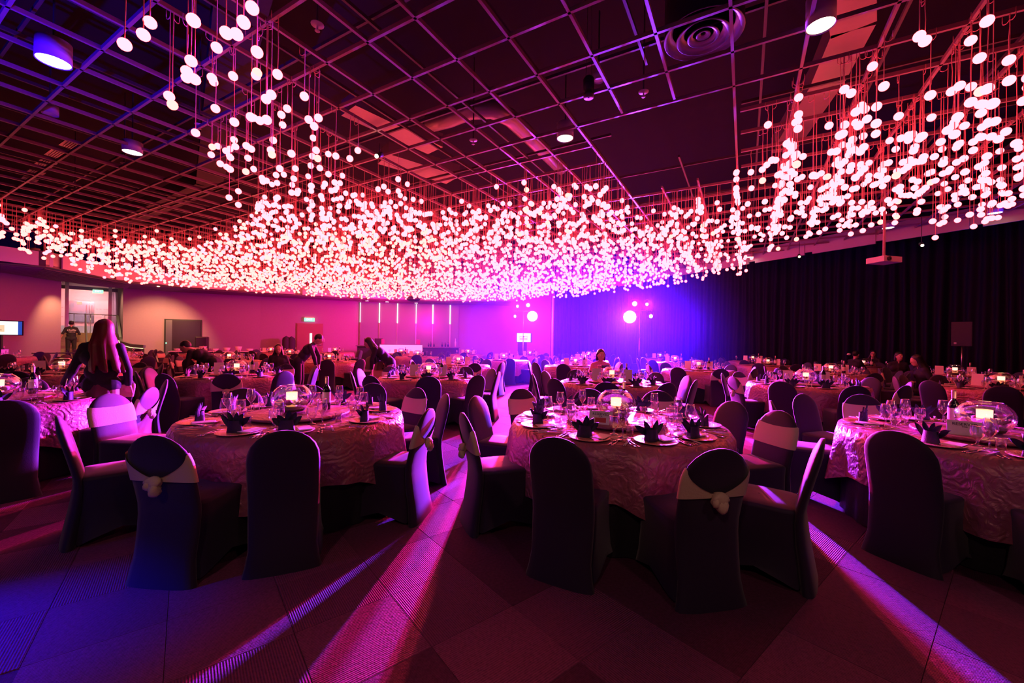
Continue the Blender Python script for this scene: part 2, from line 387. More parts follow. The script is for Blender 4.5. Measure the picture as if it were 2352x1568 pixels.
# ------------------------------------------------------------------ open ceiling grid
U = rad(29.75); u1 = Vector((sin(U), cos(U))); u2 = Vector((-cos(U), sin(U)))
IN = [FI[1]] + FI[2:] + [(3.0, 26.4)] + RL[:4] + [(14.5, 6.5), (15, .4), (-17, .4)]
def inside(x, y, poly):
    c = False; n = len(poly); j = n-1
    for i in range(n):
        xi, yi = poly[i][0], poly[i][1]; xj, yj = poly[j][0], poly[j][1]
        if (yi > y) != (yj > y) and x < (xj-xi)*(y-yi)/(yj-yi)+xi: c = not c
        j = i
    return c
def ok_grid(p):
    a, b_ = p.dot(u1), p.dot(u2)
    return p.y > .4 and inside(p.x, p.y, IN) and not (6.28 < a < 9.5 and .18 < b_ < 2.36)
grid = thing('ceiling_grid', None, None, (0, 0, 0)); grid['kind'] = 'structure'
GZ = 5.0
def lay(fixed, run, off0, sp, z, wd, ht, m, name, k0, k1):
    for k in range(k0, k1):
        off = off0+sp*k; s = -25.0; st = None
        while s < 40:
            p = fixed*off+run*s; good = ok_grid(p)
            if good and st is None: st = s
            if st is not None and (not good):
                if s-st > .6:
                    a = fixed*off+run*st; c = fixed*off+run*(s-.1)
                    b = MB(); b.bar((a.x, a.y, z), (c.x, c.y, z), wd, ht); b.obj(name, m, grid)
                st = None
            s += .1
lay(u2, u1, 2.41, .747, GZ, .034, .05, M['gridbar'], 'grid_bar', -22, 42)
lay(u1, u2, 3.30, .740, GZ, .034, .05, M['gridbar'], 'grid_bar', -12, 34)
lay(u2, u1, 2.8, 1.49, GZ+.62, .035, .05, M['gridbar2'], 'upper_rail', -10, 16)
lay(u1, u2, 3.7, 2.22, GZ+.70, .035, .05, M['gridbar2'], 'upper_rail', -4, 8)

# ------------------------------------------------------------------ pendant globes
NEARL = [(240, -260), (380, 40), (450, 150), (470, 260), (540, 330), (590, 390), (590, 440), (480, 510), (300, 510), (140, 480), (0, 445), (-150, 400)]
FAR = [(-100, 520), (0, 560), (150, 600), (250, 640), (400, 665), (600, 680), (900, 685), (1150, 687), (1340, 672), (1430, 660), (1700, 632), (1800, 562), (2050, 528), (2400, 512)]
NEARR = [(2400, -100), (2150, -50), (2000, 80), (1780, 195), (1690, 330), (1590, 362), (1440, 395), (1375, 341), (1280, 361), (1110, 393), (987, 420), (915, 345), (880, 330), (830, 225), (770, 180), (700, 95), (660, -60), (640, -260)]
POLY = [at(x, y, 5.0) for x, y in NEARL]+[at(x, y, 4.05) for x, y in FAR]+[at(x, y, 5.0) for x, y in NEARR]
rnd = random.Random(5)
pend = []
tries = 0
while len(pend) < 7000 and tries < 180000:
    tries += 1
    x = rnd.uniform(-19, 11); y = rnd.uniform(2.9, 25.5); p = Vector((x, y))
    a, c = p.dot(u1), p.dot(u2)
    if rnd.random() < .5: c = 2.41+.747*round((c-2.41)/.747)
    else: a = 3.30+.74*round((a-3.30)/.74)
    p = u1*a+u2*c
    if not inside(p.x, p.y, POLY) or not ok_grid(p) or p.y < 2.8: continue
    if p.y < 8.5 and p.x < 0 and rnd.random() < .45: continue
    L = min(1.15, max(.22, rnd.gauss(.66, .22)))
    if p.y < 4.6 and p.x < 0: L = rnd.uniform(.6, 1.1)
    if p.y > 16: L = min(1.1, L+.15)
    pend.append((p.x, p.y, GZ-L, L))
pend_near = sorted(pend, key=lambda q: q[1] if -60 < prj(q[0], q[1], q[2])[0] < 2410 and prj(q[0], q[1], q[2])[1] > -20 else 99)
near, rest = pend_near[:300], pend_near[300:]
gm = {}
for k in ('globe', 'globe_warm'):
    b = MB(); b.sph((0, 0, 0), .05, 16, 10); gm[k] = b.mesh('globe', M[k])
def cord_mb(b, x, y, z0, z1, n, mi=0):
    dx = (rnd.random()-.5)*.012
    b.tube([(x, y, z0), (x+dx, y, z0*.6+z1*.4), (x-dx*.5, y+dx, z0*.3+z1*.7), (x, y, z1)], .0045, n, mi, False)
def is_warm(x, y): return (y > 11 and -15 < x < -2 and rnd.random() < .55) or (y > 8 and x < -10 and rnd.random() < .6) or rnd.random() < .03
for x, y, z, L in near:
    left = x < 1.2
    t = thing('pendant_lamp', 'glowing round pendant lamp hanging on a cord from the near ceiling grid, ' + ('left' if left else 'right') + ' strand', 'lamp', (x, y, z), 0,
              'pendant globes of the ' + ('left' if left else 'right') + ' strand')
    inst(gm['globe_warm' if is_warm(x, y) else 'globe'], 'globe', t)
    b = MB(); cord_mb(b, 0, 0, .045, L-.02, 5); b.obj('cord', M['cord'], t, True)
    b = MB(); r = .035; b.tube([(r*1.0*(1-cos(q)), 0, L-.07-r*sin(q)) for q in [i*pi/6 for i in range(7)]]+[(2*r, 0, L)], .0045, 4); b.obj('hook_loop', M['cord'], t, True, rz=rnd.random()*6)
b = MB(); b0 = MB(); b0.sph((0, 0, 0), .054, 8, 6)
for x, y, z, L in rest:
    b.add([(v[0]+x, v[1]+y, v[2]+z) for v in b0.v], b0.f, 1 if is_warm(x, y) else 0)
    cord_mb(b, x, y, z+.045, z+L, 3, 2)
o = b.obj('pendant_lamps', [M['globe'], M['globe_warm'], M['cord']], None, True)
tag(o, 'dense far cloud of thousands of small glowing pendant globes over the hall', 'lamps', kind='stuff')

# ------------------------------------------------------------------ downlights, spots, sprinklers, ducts
def downlight(px, py, z, r, h, lit=True, where=''):
    x, y = at(px, py, z)
    t = thing('downlight', ('lit' if lit else 'unlit')+' cylindrical ceiling downlight '+where, 'lamp', (x, y, z), 0, 'cylindrical downlights in the open ceiling')
    b = MB(); b.lathe([(r*.93, .012), (r, 0), (r, h), (r*.4, h), (.01, h)], 28, 0); b.obj('housing', M['lampcan'], t, True)
    b = MB(); b.lathe([(r*.93, .012), (.001, .012)], 28, 0); b.obj('lens', M['lampface'] if lit else M['lampoff'], t)
    b = MB(); b.tube([(0, 0, h), (0, 0, h+.9)], .012, 5); b.obj('rod', M['black'], t)
    if lit:
        d = bpy.data.lights.new('downlight_glow', 'SPOT'); d.energy = 8; d.color = (1, .8, .55); d.spot_size = rad(70); d.spot_blend = .8; d.shadow_soft_size = r*.7
        o = bpy.data.objects.new('downlight_glow', d); COL.objects.link(o); o.parent = t; o.location = (0, 0, -.02)
for args in ((123, 142, 4.9, .165, .26, True, 'at the upper left corner of the picture'), (304, 350, 4.9, .15, .2, True, 'left of the near globe strand'),
             (1885, 60, 4.9, .135, .32, True, 'at the upper right, beside the round diffuser'), (1298, 318, 4.92, .14, .26, True, 'above the middle of the globe cloud'),
             (115, 262, 5.05, .10, .14, False, 'below the upper left downlight'), (1375, 185, 5.2, .07, .1, False, 'above the middle of the ceiling'),
             (2285, 489, 4.9, .14, .2, True, 'near the right edge of the picture'), (2040, 523, 4.9, .14, .2, True, 'above the projector'),
             (1722, 590, 4.9, .14, .22, True, 'at the far end of the right edge panels'), (80, 581, 4.6, .14, .2, True, 'beside the left fascia')):
    downlight(*args)
for px, py, z, wh in ((866, 357, 4.75, 'among the globes of the near strand'), (590, 487, 4.7, 'left of the middle of the globe cloud'), (1912, 455, 4.7, 'in the globes at the right'),
                      (1836, 588, 4.5, 'in front of the right edge panels'), (2118, 562, 4.2, 'hanging before the black curtain at the right')):
    x, y = at(px, py, z)
    t = thing('spotlight', 'small warm spotlight shining '+wh, 'lamp', (x, y, z), 0, 'small warm track spotlights')
    b = MB(); b.tube([(0, .0, .0), (.05, .09, .07)], .045, 12); b.obj('head', M['black'], t, True)
    b = MB(); b.sph((-.005, -.01, -.008), .034, 10, 6); b.obj('lens', M['starlamp'], t, True)
    b = MB(); b.tube([(.03, .05, .05), (.03, .05, 5.0-z)], .008, 5); b.obj('rod', M['black'], t)
spr = [(729, 62, 'near the top, left of centre'), (1478, 215, 'right of the ceiling middle'), (458, 290, 'left of the near globe strand'), (1087, 325, 'below the curved duct'), (286, 378, 'below the left downlight'), (172, 438, 'at the far left of the open ceiling')]
for px, py, wh in spr:
    x, y = at(px, py, 5.25)
    t = thing('sprinkler', 'small sprinkler head on a drop pipe '+wh, 'sprinkler', (x, y, 5.25), 0, 'sprinkler heads')
    b = MB(); b.lathe([(.004, -.05), (.03, -.045), (.03, -.04), (.012, -.03), (.012, .02), (.075, .03), (.075, .038), (.01, .045)], 14); b.obj('head', M['lampcan'], t, True)
    b = MB(); b.tube([(0, 0, .04), (0, 0, 1.6)], .014, 6); b.obj('pipe', M['gridbar2'], t)
x, y = at(1615, 82, 5.35)
t = thing('air_diffuser', 'large round ceiling air diffuser with concentric rings', 'air vent', (x, y, 5.35))
for r0, r1, z0, z1 in ((.36, .46, .10, .0), (.22, .31, .04, -.03), (.12, .18, .02, -.02), (.03, .08, .03, .0)):
    b = MB(); b.lathe([(r0, z0), (r1, z1), (r1+.006, z1+.01), (r0+.01, z0+.03)], 40); b.obj('ring', M['steeldark'], t, True)
b = MB(); b.lathe([(.46, .02), (.46, .9), (.01, .9)], 30); b.obj('plenum', M['ductdark'], t, True)
x, y = at(1352, 215, 4.95)
t = thing('ceiling_speaker', 'small dark ceiling speaker hanging on wires near the ceiling middle', 'speaker', (x, y, 4.95))
b = MB(); b.lathe([(.01, -.05), (.07, -.05), (.075, .0), (.05, .02), (.075, .05), (.08, .2), (.05, .24), (.01, .24)], 18); b.obj('cabinet', M['black'], t, True)
b = MB(); [b.tube([(s, 0, .24), (s*.6, 0, 1.5)], .004, 4) for s in (-.04, .04)]; b.obj('suspension_wires', M['gridbar2'], t)
def duct(name, pts, w_, h_, m, label):
    b = MB()
    for p, q in zip(pts, pts[1:]): b.bar(p, q, w_, h_)
    tag(b.obj(name, m), label, 'duct')
pp = lambda px, py, z: (*at(px, py, z), z)
duct('flat_duct', [pp(800, 235, 6.0), pp(905, 285, 6.0), pp(1000, 330, 6.0)], .55, .3, M['duct'], 'flat foil duct glowing red above the near globe strand')
duct('flat_duct', [pp(880, 350, 6.0), pp(1040, 400, 6.0)], .7, .3, M['duct'], 'flat foil duct glowing red behind the warm spotlight')
b = MB(); b.tube([pp(985, 283, 6.0), pp(1030, 272, 6.0), pp(1080, 252, 6.0), pp(1130, 250, 6.0), pp(1170, 268, 6.0), pp(1205, 300, 6.0), pp(1245, 340, 6.0), pp(1290, 385, 6.0)], .17, 14)
tag(b.obj('round_duct', M['duct'], None, True), 'round foil duct bending above the ceiling grid', 'duct')
duct('dark_duct', [pp(1950, -80, 6.1), pp(1960, 40, 6.1), pp(1900, 170, 6.1), pp(1800, 330, 6.1)], .5, .35, M['duct'], 'square duct running above the right downlight')
duct('dark_duct', [pp(60, 600, 6.1), (-9, 12, 6.1), (-2.5, 4, 6.1)], .6, .4, M['ductdark'], 'long dark duct above the left side of the open ceiling')
for k, (px, py) in enumerate(((165, 330), (130, 352), (105, 374), (80, 396), (65, 412))):
    x, y = at(px, py, 6.0); b = MB(); b.box((0, 0, 0), (.62, .3, .03), 0, None, -U)
    for s in range(5): b.box((0, -.1+s*.05, -.02), (.58, .012, .02), 1, None, -U)
    o = b.obj('air_grille', [M['duct'], M['steeldark']], None, False, (x, y, 6.0)); tag(o, 'slotted air grille, %s from the top in the row at the upper left' % ('first', 'second', 'third', 'fourth', 'last')[k], 'air vent', 'air grilles at the upper left')

# projector
x, y, z = atd(2030, 597, 8.3)
t = thing('projector', 'white ceiling projector on a long pole before the black curtain', 'projector', (x, y, z), rad(12))
b = MB(); b.box((0, 0, 0), (.46, .34, .11)); b.obj('body', M['lampcan'], t)
b = MB(); b.lathe([(.04, 0), (.045, .03), (.02, .03)], 14, 0, Matrix.Translation((-.12, -.17, 0)) @ Matrix.Rotation(pi/2, 4, 'X')); b.obj('lens', M['black'], t)
b = MB(); b.tube([(0, 0, .1), (0, 0, 5.3-z)], .022, 8); b.obj('pole', M['gridbar'], t)
b = MB(); b.lathe([(.10, .06), (.025, .11)], 12); b.obj('bracket', M['gridbar'], t)

# ------------------------------------------------------------------ curtain
CU = [Vector(p) for p in ((2.9, 27.7), (5.6, 25.4), (8.5, 22.8), (12.6, 18.6), (15.4, 14.2), (16.5, 9), (16.8, 2))]
cur = thing('stage_curtain', 'tall black pleated curtain along the right side of the hall', 'curtain', (8.5, 22.8, 0))
for k, (p, q) in enumerate(zip(CU, CU[1:])):
    L = (q-p).length; nseg = max(1, int(L/2.4+.5))
    for s in range(nseg):
        a, c = p.lerp(q, s/nseg), p.lerp(q, (s+1)/nseg); d = (c-a); dn = d.normalized(); nn = Vector((dn.y, -dn.x)); np_ = int(d.length/.32); ph = rnd.random()*6
        def fn(u, v, a=a, d=d, nn=nn, np_=np_, ph=ph):
            am = (.035+.06*(1-v)); P = a+d*u+nn*(am*sin(u*np_*2*pi+ph+.9*sin(v*3+u*9))+.03*sin(u*np_*4.6+ph)*(1-v))
            return (P.x-8.5, P.y-22.8, 6.6*v)
        b = MB(); b.grid(fn, np_*7+1, 7); b.obj('drape', M['curtain'], cur, True)

# ------------------------------------------------------------------ entrance: opening, stairs, landing
P0 = (Vector(A_)+Vector(B_))/2; nd = Vector((-.74, .67)).normalized(); td = Vector((.67, .74)).normalized()
def E(s, t, z): v = P0+nd*s+td*t; return (v.x, v.y, z)
EA = math.atan2(nd.y, nd.x)
def ebox(b, s0, s1, t0, t1, z0, z1, mi=0):
    c = E((s0+s1)/2, (t0+t1)/2, (z0+z1)/2); return b.box(c, (s1-s0, t1-t0, z1-z0), mi, None, EA)
b = MB(); ebox(b, .0, 9.5, -1.30, -1.10, 0, 5.2); ebox(b, .9, 9.5, 1.10, 1.30, 0, 5.2); struct(b.obj('wall_entrance', M['wall']))
b = MB(); ebox(b, 9.3, 9.5, -1.3, 1.3, 0, 5.2); wl = b.obj('wall_landing', M['pinkwall']); struct(wl)
b = MB(); ebox(b, .2, 9.5, -1.3, 1.3, 4.35, 4.45); struct(b.obj('ceiling_entrance', M['soffit']))
st = thing('staircase', None, None); st['kind'] = 'structure'
for k in range(10):
    b = MB(); ebox(b, .25+.29*k, 3.2, -1.1, 1.1, .162*k+(.001 if k else 0), .162*(k+1)); b.obj('step', M['stone'], st)
b = MB(); ebox(b, 3.2, 9.3, -1.1, 1.1, 1.40, 1.62); struct(b.obj('floor_landing', M['stone']))
b = MB(); ebox(b, 7.6, 9.25, -1.1, 1.1, 1.62, 2.05); struct(b.obj('trim_1', M['pebble']))
b = MB(); ebox(b, 9.20, 9.29, -.75, .35, 2.3, 3.62); wd = b.obj('window_1', M['steeldark']); struct(wd)
b = MB(); ebox(b, 9.17, 9.20, -.70, .10, 2.36, 3.5); b.obj('pane', M['panelglass'], wd)
b = MB(); [b.tube([E(9.1, t_, 2.3), E(9.1, t_, 3.4)], .02, 6) for t_ in (.0, .14, .24)]; b.obj('pull_handles', M['steel'], wd)
b = MB(); ebox(b, 9.14, 9.17, -.42, -.2, 3.42, 3.58); b.obj('sign_plate', M['beige'], wd)
gl = thing('door_1', None, None); gl['kind'] = 'structure'
for t_ in (-.86, .80): b = MB(); ebox(b, 4.4, 4.6, t_-.07, t_+.07, 1.62, 4.35); b.obj('door_post', M['steel'], gl)
b = MB(); ebox(b, 4.42, 4.58, -1.1, 1.1, 3.98, 4.16); b.obj('transom', M['steeldark'], gl)
for t0, t1 in ((-1.09, -.94), (-.78, .0), (.01, .72), (.88, 1.09)): b = MB(); ebox(b, 4.49, 4.505, t0, t1, 1.64, 3.97); b.obj('pane', M['glass'], gl)
for zz in (2.95, 2.45):
    for t_ in (-1.05, .25, .40, .55, .66): b = MB(); ebox(b, 4.48, 4.488, t_, t_+.06, zz, zz+.02); b.obj('safety_dots', M['inkred'], gl)
def exit_sign(loc, rz, label, w_=.5, h_=.2):
    t = thing('exit_sign', label, 'sign', loc, rz)
    b = MB(); b.box((0, 0, 0), (w_, .06, h_)); b.obj('light_box', M['exit'], t)
    text_mesh('EXIT', h_*.72, M['exitink'], 'lettering', t, (0, -.033, 0), (pi/2, 0, 0))
    b = MB(); b.box((0, 0, h_/2+.03), (w_*.9, .05, .05)); b.obj('mount', M['steel'], t)
x, y, z = E(4.2, .3, 3.93); exit_sign((x, y, z), rad(47), 'small green lit exit sign over the glass entrance doors', .42, .17)
# railings
rl = thing('stair_railing', 'steel handrail on posts in the middle of the entrance stairs', 'railing', E(1.5, -.2, 0))
o_ = Vector(E(1.5, -.2, 0)); R_ = lambda s, t, z: tuple(Vector(E(s, t, z))-o_)
b = MB(); b.tube([R_(3.5, -.2, 2.62), R_(3.2, -.2, 2.62), R_(.3, -.2, 1.05), R_(.1, -.2, 1.0)], .028, 8); b.obj('handrail', M['steel'], rl, True)
for s, z0, z1 in ((3.3, 1.62, 2.6), (1.75, .8, 1.82), (.35, .16, 1.06)): b = MB(); b.tube([R_(s, -.2, z0), R_(s, -.2, z1)], .022, 8); b.obj('post', M['steel'], rl, True)
bl = thing('glass_balustrade', 'clear glass balustrade with a steel top rail on the landing', 'railing', E(3.4, .4, 1.62)); o2 = Vector(E(3.4, .4, 1.62))
R2 = lambda s, t, z: tuple(Vector(E(s, t, z))-o2)
b = MB(); b.tube([R2(3.5, -.8, 2.62), R2(3.5, 1.05, 2.62)], .02, 8); b.obj('top_rail', M['steel'], bl, True)
for t_ in (-.6, .0, .55, 1.0): b = MB(); b.tube([R2(3.5, t_, 1.62), R2(3.5, t_, 2.62)], .014, 6); b.obj('post', M['steel'], bl, True)
for t0, t1 in ((-.58, -.02), (.02, .53), (.57, .98)):
    b = MB(); p = [R2(3.5, t0, 1.7), R2(3.5, t1, 1.7), R2(3.5, t1, 2.55), R2(3.5, t0, 2.55)]; b.add(p, [(0, 1, 2, 3)]); b.obj('pane', M['glass'], bl)
pr = thing('stair_parapet', 'sloping dark stair parapet with a warm light strip right of the entrance', 'railing', E(.5, 1.0, 0)); o3 = Vector(E(.5, 1.0, 0))
R3 = lambda s, t, z: tuple(Vector(E(s, t, z))-o3)
pts = [(2.9, 1.0, 2.55), (1.9, 1.0, 1.95), (1.0, 1.0, 1.35), (.2, 1.0, 1.15), (-.6, 1.3, 1.02), (-1.3, 1.7, .98)]
b = MB()
for p, q in zip(pts, pts[1:]): b.bar(R3(*p), R3(*q), .10, .14)
b.obj('handrail', M['steeldark'], pr)
b = MB()
for p, q in zip(pts[2:], pts[3:]): b.bar(R3(p[0], p[1]-.06, p[2]-.1), R3(q[0], q[1]-.06, q[2]-.1), .02, .02)
b.obj('light_strip', M['ledwarm'], pr)
b = MB()
for p, q in zip(pts, pts[1:]):
    a1, a2 = R3(*p), R3(*q); b.add([a1, a2, (a2[0], a2[1], 0), (a1[0], a1[1], max(0, a1[2]-1.0))], [(0, 1, 2, 3)])
b.obj('infill', M['steeldark'], pr)
spot('landing_lamp', E(5.6, .2, 4.3), E(7.5, 0, 1.8), (1, .62, .62), 700, 150, 1, .2)
spot('landing_lamp', E(7.6, .2, 4.3), E(9.3, 0, 2.8), (1, .62, .62), 520, 150, 1, .2)
spot('stair_lamp', E(1.8, .5, 4.3), E(1.8, 0, .5), (1, .66, .28), 260, 120, 1, .1)
b = MB(); b.bar(E(.3, -.9, 4.3), E(.6, .95, 4.3), .05, .04); o = b.obj('light_strip', M['ledwarm']); tag(o, 'warm linear light in the ceiling over the entrance opening', 'lamp')

# ------------------------------------------------------------------ back wall: doors, glass partition, bar
def onwall(px, off=.0):
    """point on the back wall line seen at picture column px, moved off metres into the hall; with the wall's turn"""
    k = (px-CXP)/F_PX
    for p, q in zip(WB, WB[1:]):
        for i in range(201):
            t = i/200; x = p[0]+(q[0]-p[0])*t; y = p[1]+(q[1]-p[1])*t
            if x/y-.0*y >= k-.0002:
                d = (Vector(q)-Vector(p)).normalized(); n = Vector((d.y, -d.x))
                return Vector((x, y))+n*off, math.atan2(d.y, d.x)
    return Vector(WB[-1]), 0
def wbox(b, px0, px1, z0, z1, off, th, mi=0, org=None):
    p, a = onwall(px0, off); q, _ = onwall(px1, off); d = q-p
    c = (p+q)/2; c3 = Vector((c.x, c.y, (z0+z1)/2))
    if org is not None: c3 -= org
    b.box(c3, (d.length, th, z1-z0), mi, None, math.atan2(d.y, d.x))
d1 = thing('door_2', None, None); d1['kind'] = 'structure'
b = MB(); wbox(b, 377, 463, 0, 2.42, .02, .06); b.obj('door_frame', M['black'], d1)
b = MB(); wbox(b, 396, 461, 0.02, 2.36, .06, .05); b.obj('door_leaf', M['doordark'], d1)
b = MB(); wbox(b, 381, 396, 0.02, 2.36, .08, .05); b.obj('door_leaf', M['steeldark'], d1)
b = MB(); wbox(b, 382, 384, 1.1, 1.18, .12, .02); b.obj('reader_light', M['exit'], d1)
d2 = thing('door_3', None, None); d2['kind'] = 'structure'
b = MB(); wbox(b, 680, 742, 0, 2.40, .02, .06); b.obj('door_frame', M['wood'], d2)
b = MB(); wbox(b, 682, 703, 0.02, 2.36, .07, .05); b.obj('door_leaf', M['wood'], d2)
b = MB(); wbox(b, 703.6, 740, 0.02, 2.36, .07, .05); b.obj('door_leaf', M['wood'], d2)
b = MB(); wbox(b, 711, 717, 1.18, 1.80, .10, .02); b.obj('vision_panel', M['ledw'], d2)
b = MB(); wbox(b, 704, 738, 1.08, 1.13, .13, .05); b.obj('push_bar', M['steel'], d2)
p, a = onwall(710, .15); exit_sign((p.x, p.y, 2.62), a, 'green lit exit sign above the red wooden double door', .56, .22)
b = MB(); wbox(b, 743, 746, 1.30, 1.50, .03, .03); tag(b.obj('wall_switch', M['lampcan']), 'small wall switch right of the wooden double door', 'switch')
gp = thing('window_2', None, None); gp['kind'] = 'structure'
pxs = [827, 871, 912, 955, 993, 1033, 1053]
for i, (x0, x1) in enumerate(zip(pxs, pxs[1:])):
    b = MB(); wbox(b, x0+.5, x1-.5, .9, 3.83, .05, .03); b.obj('pane', M['panelglass'], gp)
    b = MB(); wbox(b, x0-1.0, x0+.6, .9, 2.55, .10, .06); b.obj('mullion', M['steel'], gp)
    b = MB(); wbox(b, x0-1.2, x0+.8, 2.55, 3.80, .10, .06); b.obj('mullion_light', M['ledw'], gp)  # reflected light on the upper mullion, put in as a glowing piece
bc = thing('bar_counter', 'dark bar counter with grey top along the glass partition', 'counter', (-7.2, 23.6, 0)); og = Vector((-7.2, 23.6, 0))
b = MB(); wbox(b, 815, 890, 1.08, 1.14, 2.3, .6, 0, og); b.obj('countertop', M['steeldark'], bc)
b = MB(); wbox(b, 972, 1050, 1.04, 1.10, 2.3, .6, 0, og); b.obj('countertop', M['steeldark'], bc)
b = MB(); wbox(b, 818, 888, 0, 1.08, 2.25, .5, 0, og); b.obj('cabinet', M['black'], bc)
b = MB(); wbox(b, 974, 1048, 0, 1.04, 2.25, .5, 0, og); b.obj('cabinet', M['black'], bc)
lc = thing('lit_bar', 'white glowing bar front in the middle of the counter', 'counter', (-6.2, 22.9, 0)); og = Vector((-6.2, 22.9, 0))
b = MB(); wbox(b, 887, 921, 0, 1.20, 3.0, .6, 0, og); b.obj('front_panel', M['barglow'], lc)
b = MB(); wbox(b, 921.3, 973, 0, 1.20, 3.0, .6, 0, og); b.obj('front_panel', M['barglow'], lc)
b = MB(); wbox(b, 886, 974, 1.20, 1.24, 3.0, .66, 0, og); b.obj('top', M['steeldark'], lc)
for x0, x1, lb in ((850, 868, 'black case standing left on the bar counter'), (872, 890, 'black case standing beside the lit bar front')):
    b = MB(); wbox(b, x0, x1, 1.14, 1.55, 2.2, .35); o = b.obj('flight_case', M['black']); bv = o.modifiers.new('b', 'BEVEL'); bv.width = .04; bv.segments = 2; tag(o, lb, 'case')
for x0, x1, lb in ((890, 895, 'red carton at the left end of the lit bar'), (961, 968, 'red carton at the right end of the lit bar')):
    b = MB(); wbox(b, x0, x1, 1.24, 1.50, 3.0, .2); o = b.obj('carton', M['red']); bv = o.modifiers.new('b', 'BEVEL'); bv.width = .01; tag(o, lb, 'box')
for k, px in enumerate((985, 990, 996, 1014, 1020, 1026, 1042)):
    p, a = onwall(px, 2.3); h = (.22, .30, .2, .28, .26, .3, .5)[k]
    b = MB(); b.lathe([(.001, 0), (.04, 0), (.042, h*.55), (.014, h*.75), (.014, h), (.001, h)], 8); o = b.obj('bottle', M['petalw'] if k == 6 else M['bottle'], None, True, (p.x, p.y, 1.10))
    tag(o, 'small bottle, %s from the left on the right bar counter' % ('first', 'second', 'third', 'fourth', 'fifth', 'sixth', 'seventh')[k], 'bottle', 'bottles on the right bar counter')
# ceiling speaker cluster under the far fascia
x, y, z = atd(950, 685, 24.2); b = MB(); b.sph((0, 0, 0), (.42, .3, .18), 14, 8); tag(b.obj('hanging_speaker', M['black'], None, True, (x, y, z)), 'black speaker hanging under the far ceiling edge above the partition', 'speaker')
for k, (px, py) in enumerate(((843, 689), (889, 694), (956, 697))):
    x, y, z = atd(px, py, 25.0+k*.5); t = thing('recessed_light', 'small warm recessed light, %s of three above the glass partition' % ('left', 'middle', 'right')[k], 'lamp', (x, y, 3.84))
    b = MB(); b.lathe([(.14, .03), (.14, 0), (.11, 0)], 16); b.obj('trim_ring', M['steel'], t); b = MB(); b.lathe([(.11, .004), (.001, .004)], 16); b.obj('lens', M['lampface'], t)
# service table with bowls by the back wall, chair stacks
p, a = onwall(520, 2.2)
t = thing('service_table', 'long black draped service table below the back wall', 'table', (p.x, p.y, 0), a)
b = MB(); b.box((0, 0, .76), (4.0, .7, .03)); b.obj('tabletop', M['paper'], t); b = MB(); b.box((0, 0, .37), (3.9, .65, .74)); b.obj('skirt', M['black'], t)
for k in range(7):
    v = p+Vector((cos(a), sin(a)))*(-1.7+k*.5); b = MB(); h = .12+.06*(k % 3)
    b.lathe([(.001, 0), (.10, 0), (.17, h), (.155, h), (.09, .012), (.001, .012)], 12); o = b.obj('serving_bowl', M['china'], None, True, (v.x, v.y, .776))
    tag(o, 'white serving bowl, %s from the left on the draped service table' % ('first', 'second', 'third', 'fourth', 'fifth', 'sixth', 'seventh')[k], 'bowl', 'bowls on the service table')
for px, w_, top, lb in ((660, .42, 1.62, 'tall black stack of upended chairs left of the wooden door'), (672, .42, 1.60, 'black stack of chairs close to the wooden door')):
    p, a = onwall(px, .8); b = MB()
    b.grid(lambda u, v: (w_/2*cos(2*pi*u)*(1 if v < .85 else math.sqrt(max(0, 1-((v-.85)/.15)**2))), .2*sin(2*pi*u), top*v), 16, 14, closed=True)
    tag(b.obj('chair_stack', M['clothg'], None, True, (p.x, p.y, 0), a), lb, 'chairs')
p, a = onwall(471, .8); b = MB(); b.box((0, 0, .75), (.55, .5, 1.5)); o = b.obj('flight_case', M['doordark'], None, False, (p.x, p.y, 0), a); bv = o.modifiers.new('b', 'BEVEL'); bv.width = .05; bv.segments = 2
tag(o, 'tall dark equipment case standing right of the dark door', 'case')

# ------------------------------------------------------------------ chairs
CH = .905
def bw(z):
    if z < .12: w_ = .225-.03*(z/.12)
    elif z < .62: w_ = .195+.012*sin((z-.12)/.5*pi/2)
    else: w_ = .207
    if z > .70: w_ *= math.sqrt(max(0.0, 1-((z-.70)/.2051)**2.3))
    return w_
def bt(z): return .032 if z > .47 else .032+.03*(.47-z)
def bc_(z): return -.205-.11*max(0, (z-.45)/.45)**1.1 - .05*max(0, (.35-z)/.35)
def bpt(z, phi, off=0):
    w_, t_ = bw(z)+off, bt(z)*(1 if z < .8 else max(.25, 1-(z-.8)*6))+off
    c, s = cos(phi), sin(phi)
    return (w_*math.copysign(abs(c)**.75, c), bc_(z)+t_*math.copysign(abs(s)**.75, s), z)
zs = [0.0, .06, .15, .28, .40, .47, .55, .63, .70, .76, .81, .85, .88, .895, .904]
b = MB(); b.grid(lambda u, v: bpt(zs[round(v*(len(zs)-1))], 2*pi*u), 16, len(zs), closed=True)
top = len(zs)-1; b.f.append(tuple(top*16+k for k in range(16))); b.mi.append(0)
me_back = b.mesh('backrest', M['chair'])
def seatp(u, z, lift=0):
    a = 2*pi*u; hx, hy = .205, .235; fl = .02*(1-z/.46)**2 if z < .46 else 0
    c, s = cos(a), sin(a); e = .35
    x = (hx+fl)*math.copysign(abs(c)**e, c); y = .02+(hy+fl)*math.copysign(abs(s)**e, s)
    corner = min(1, abs(x/hx))*min(1, abs((y-.02)/hy))
    conc = .018*sin(pi*min(1, z/.46))
    return (x*(1-conc*2), .02+(y-.02)*(1-conc*2), z + (.10*(1-corner)**.6 if z < .001 else 0))
b = MB(); sz = [0, .10, .25, .40, .455]
b.grid(lambda u, v: seatp(u, sz[round(v*4)]), 24, 5, closed=True)
me_skirt = b.mesh('seat_skirt', M['chair'])
b = MB(); prof = [(1.0, .455), (1.0, .47), (.93, .482), (.5, .487), (.02, .488)]
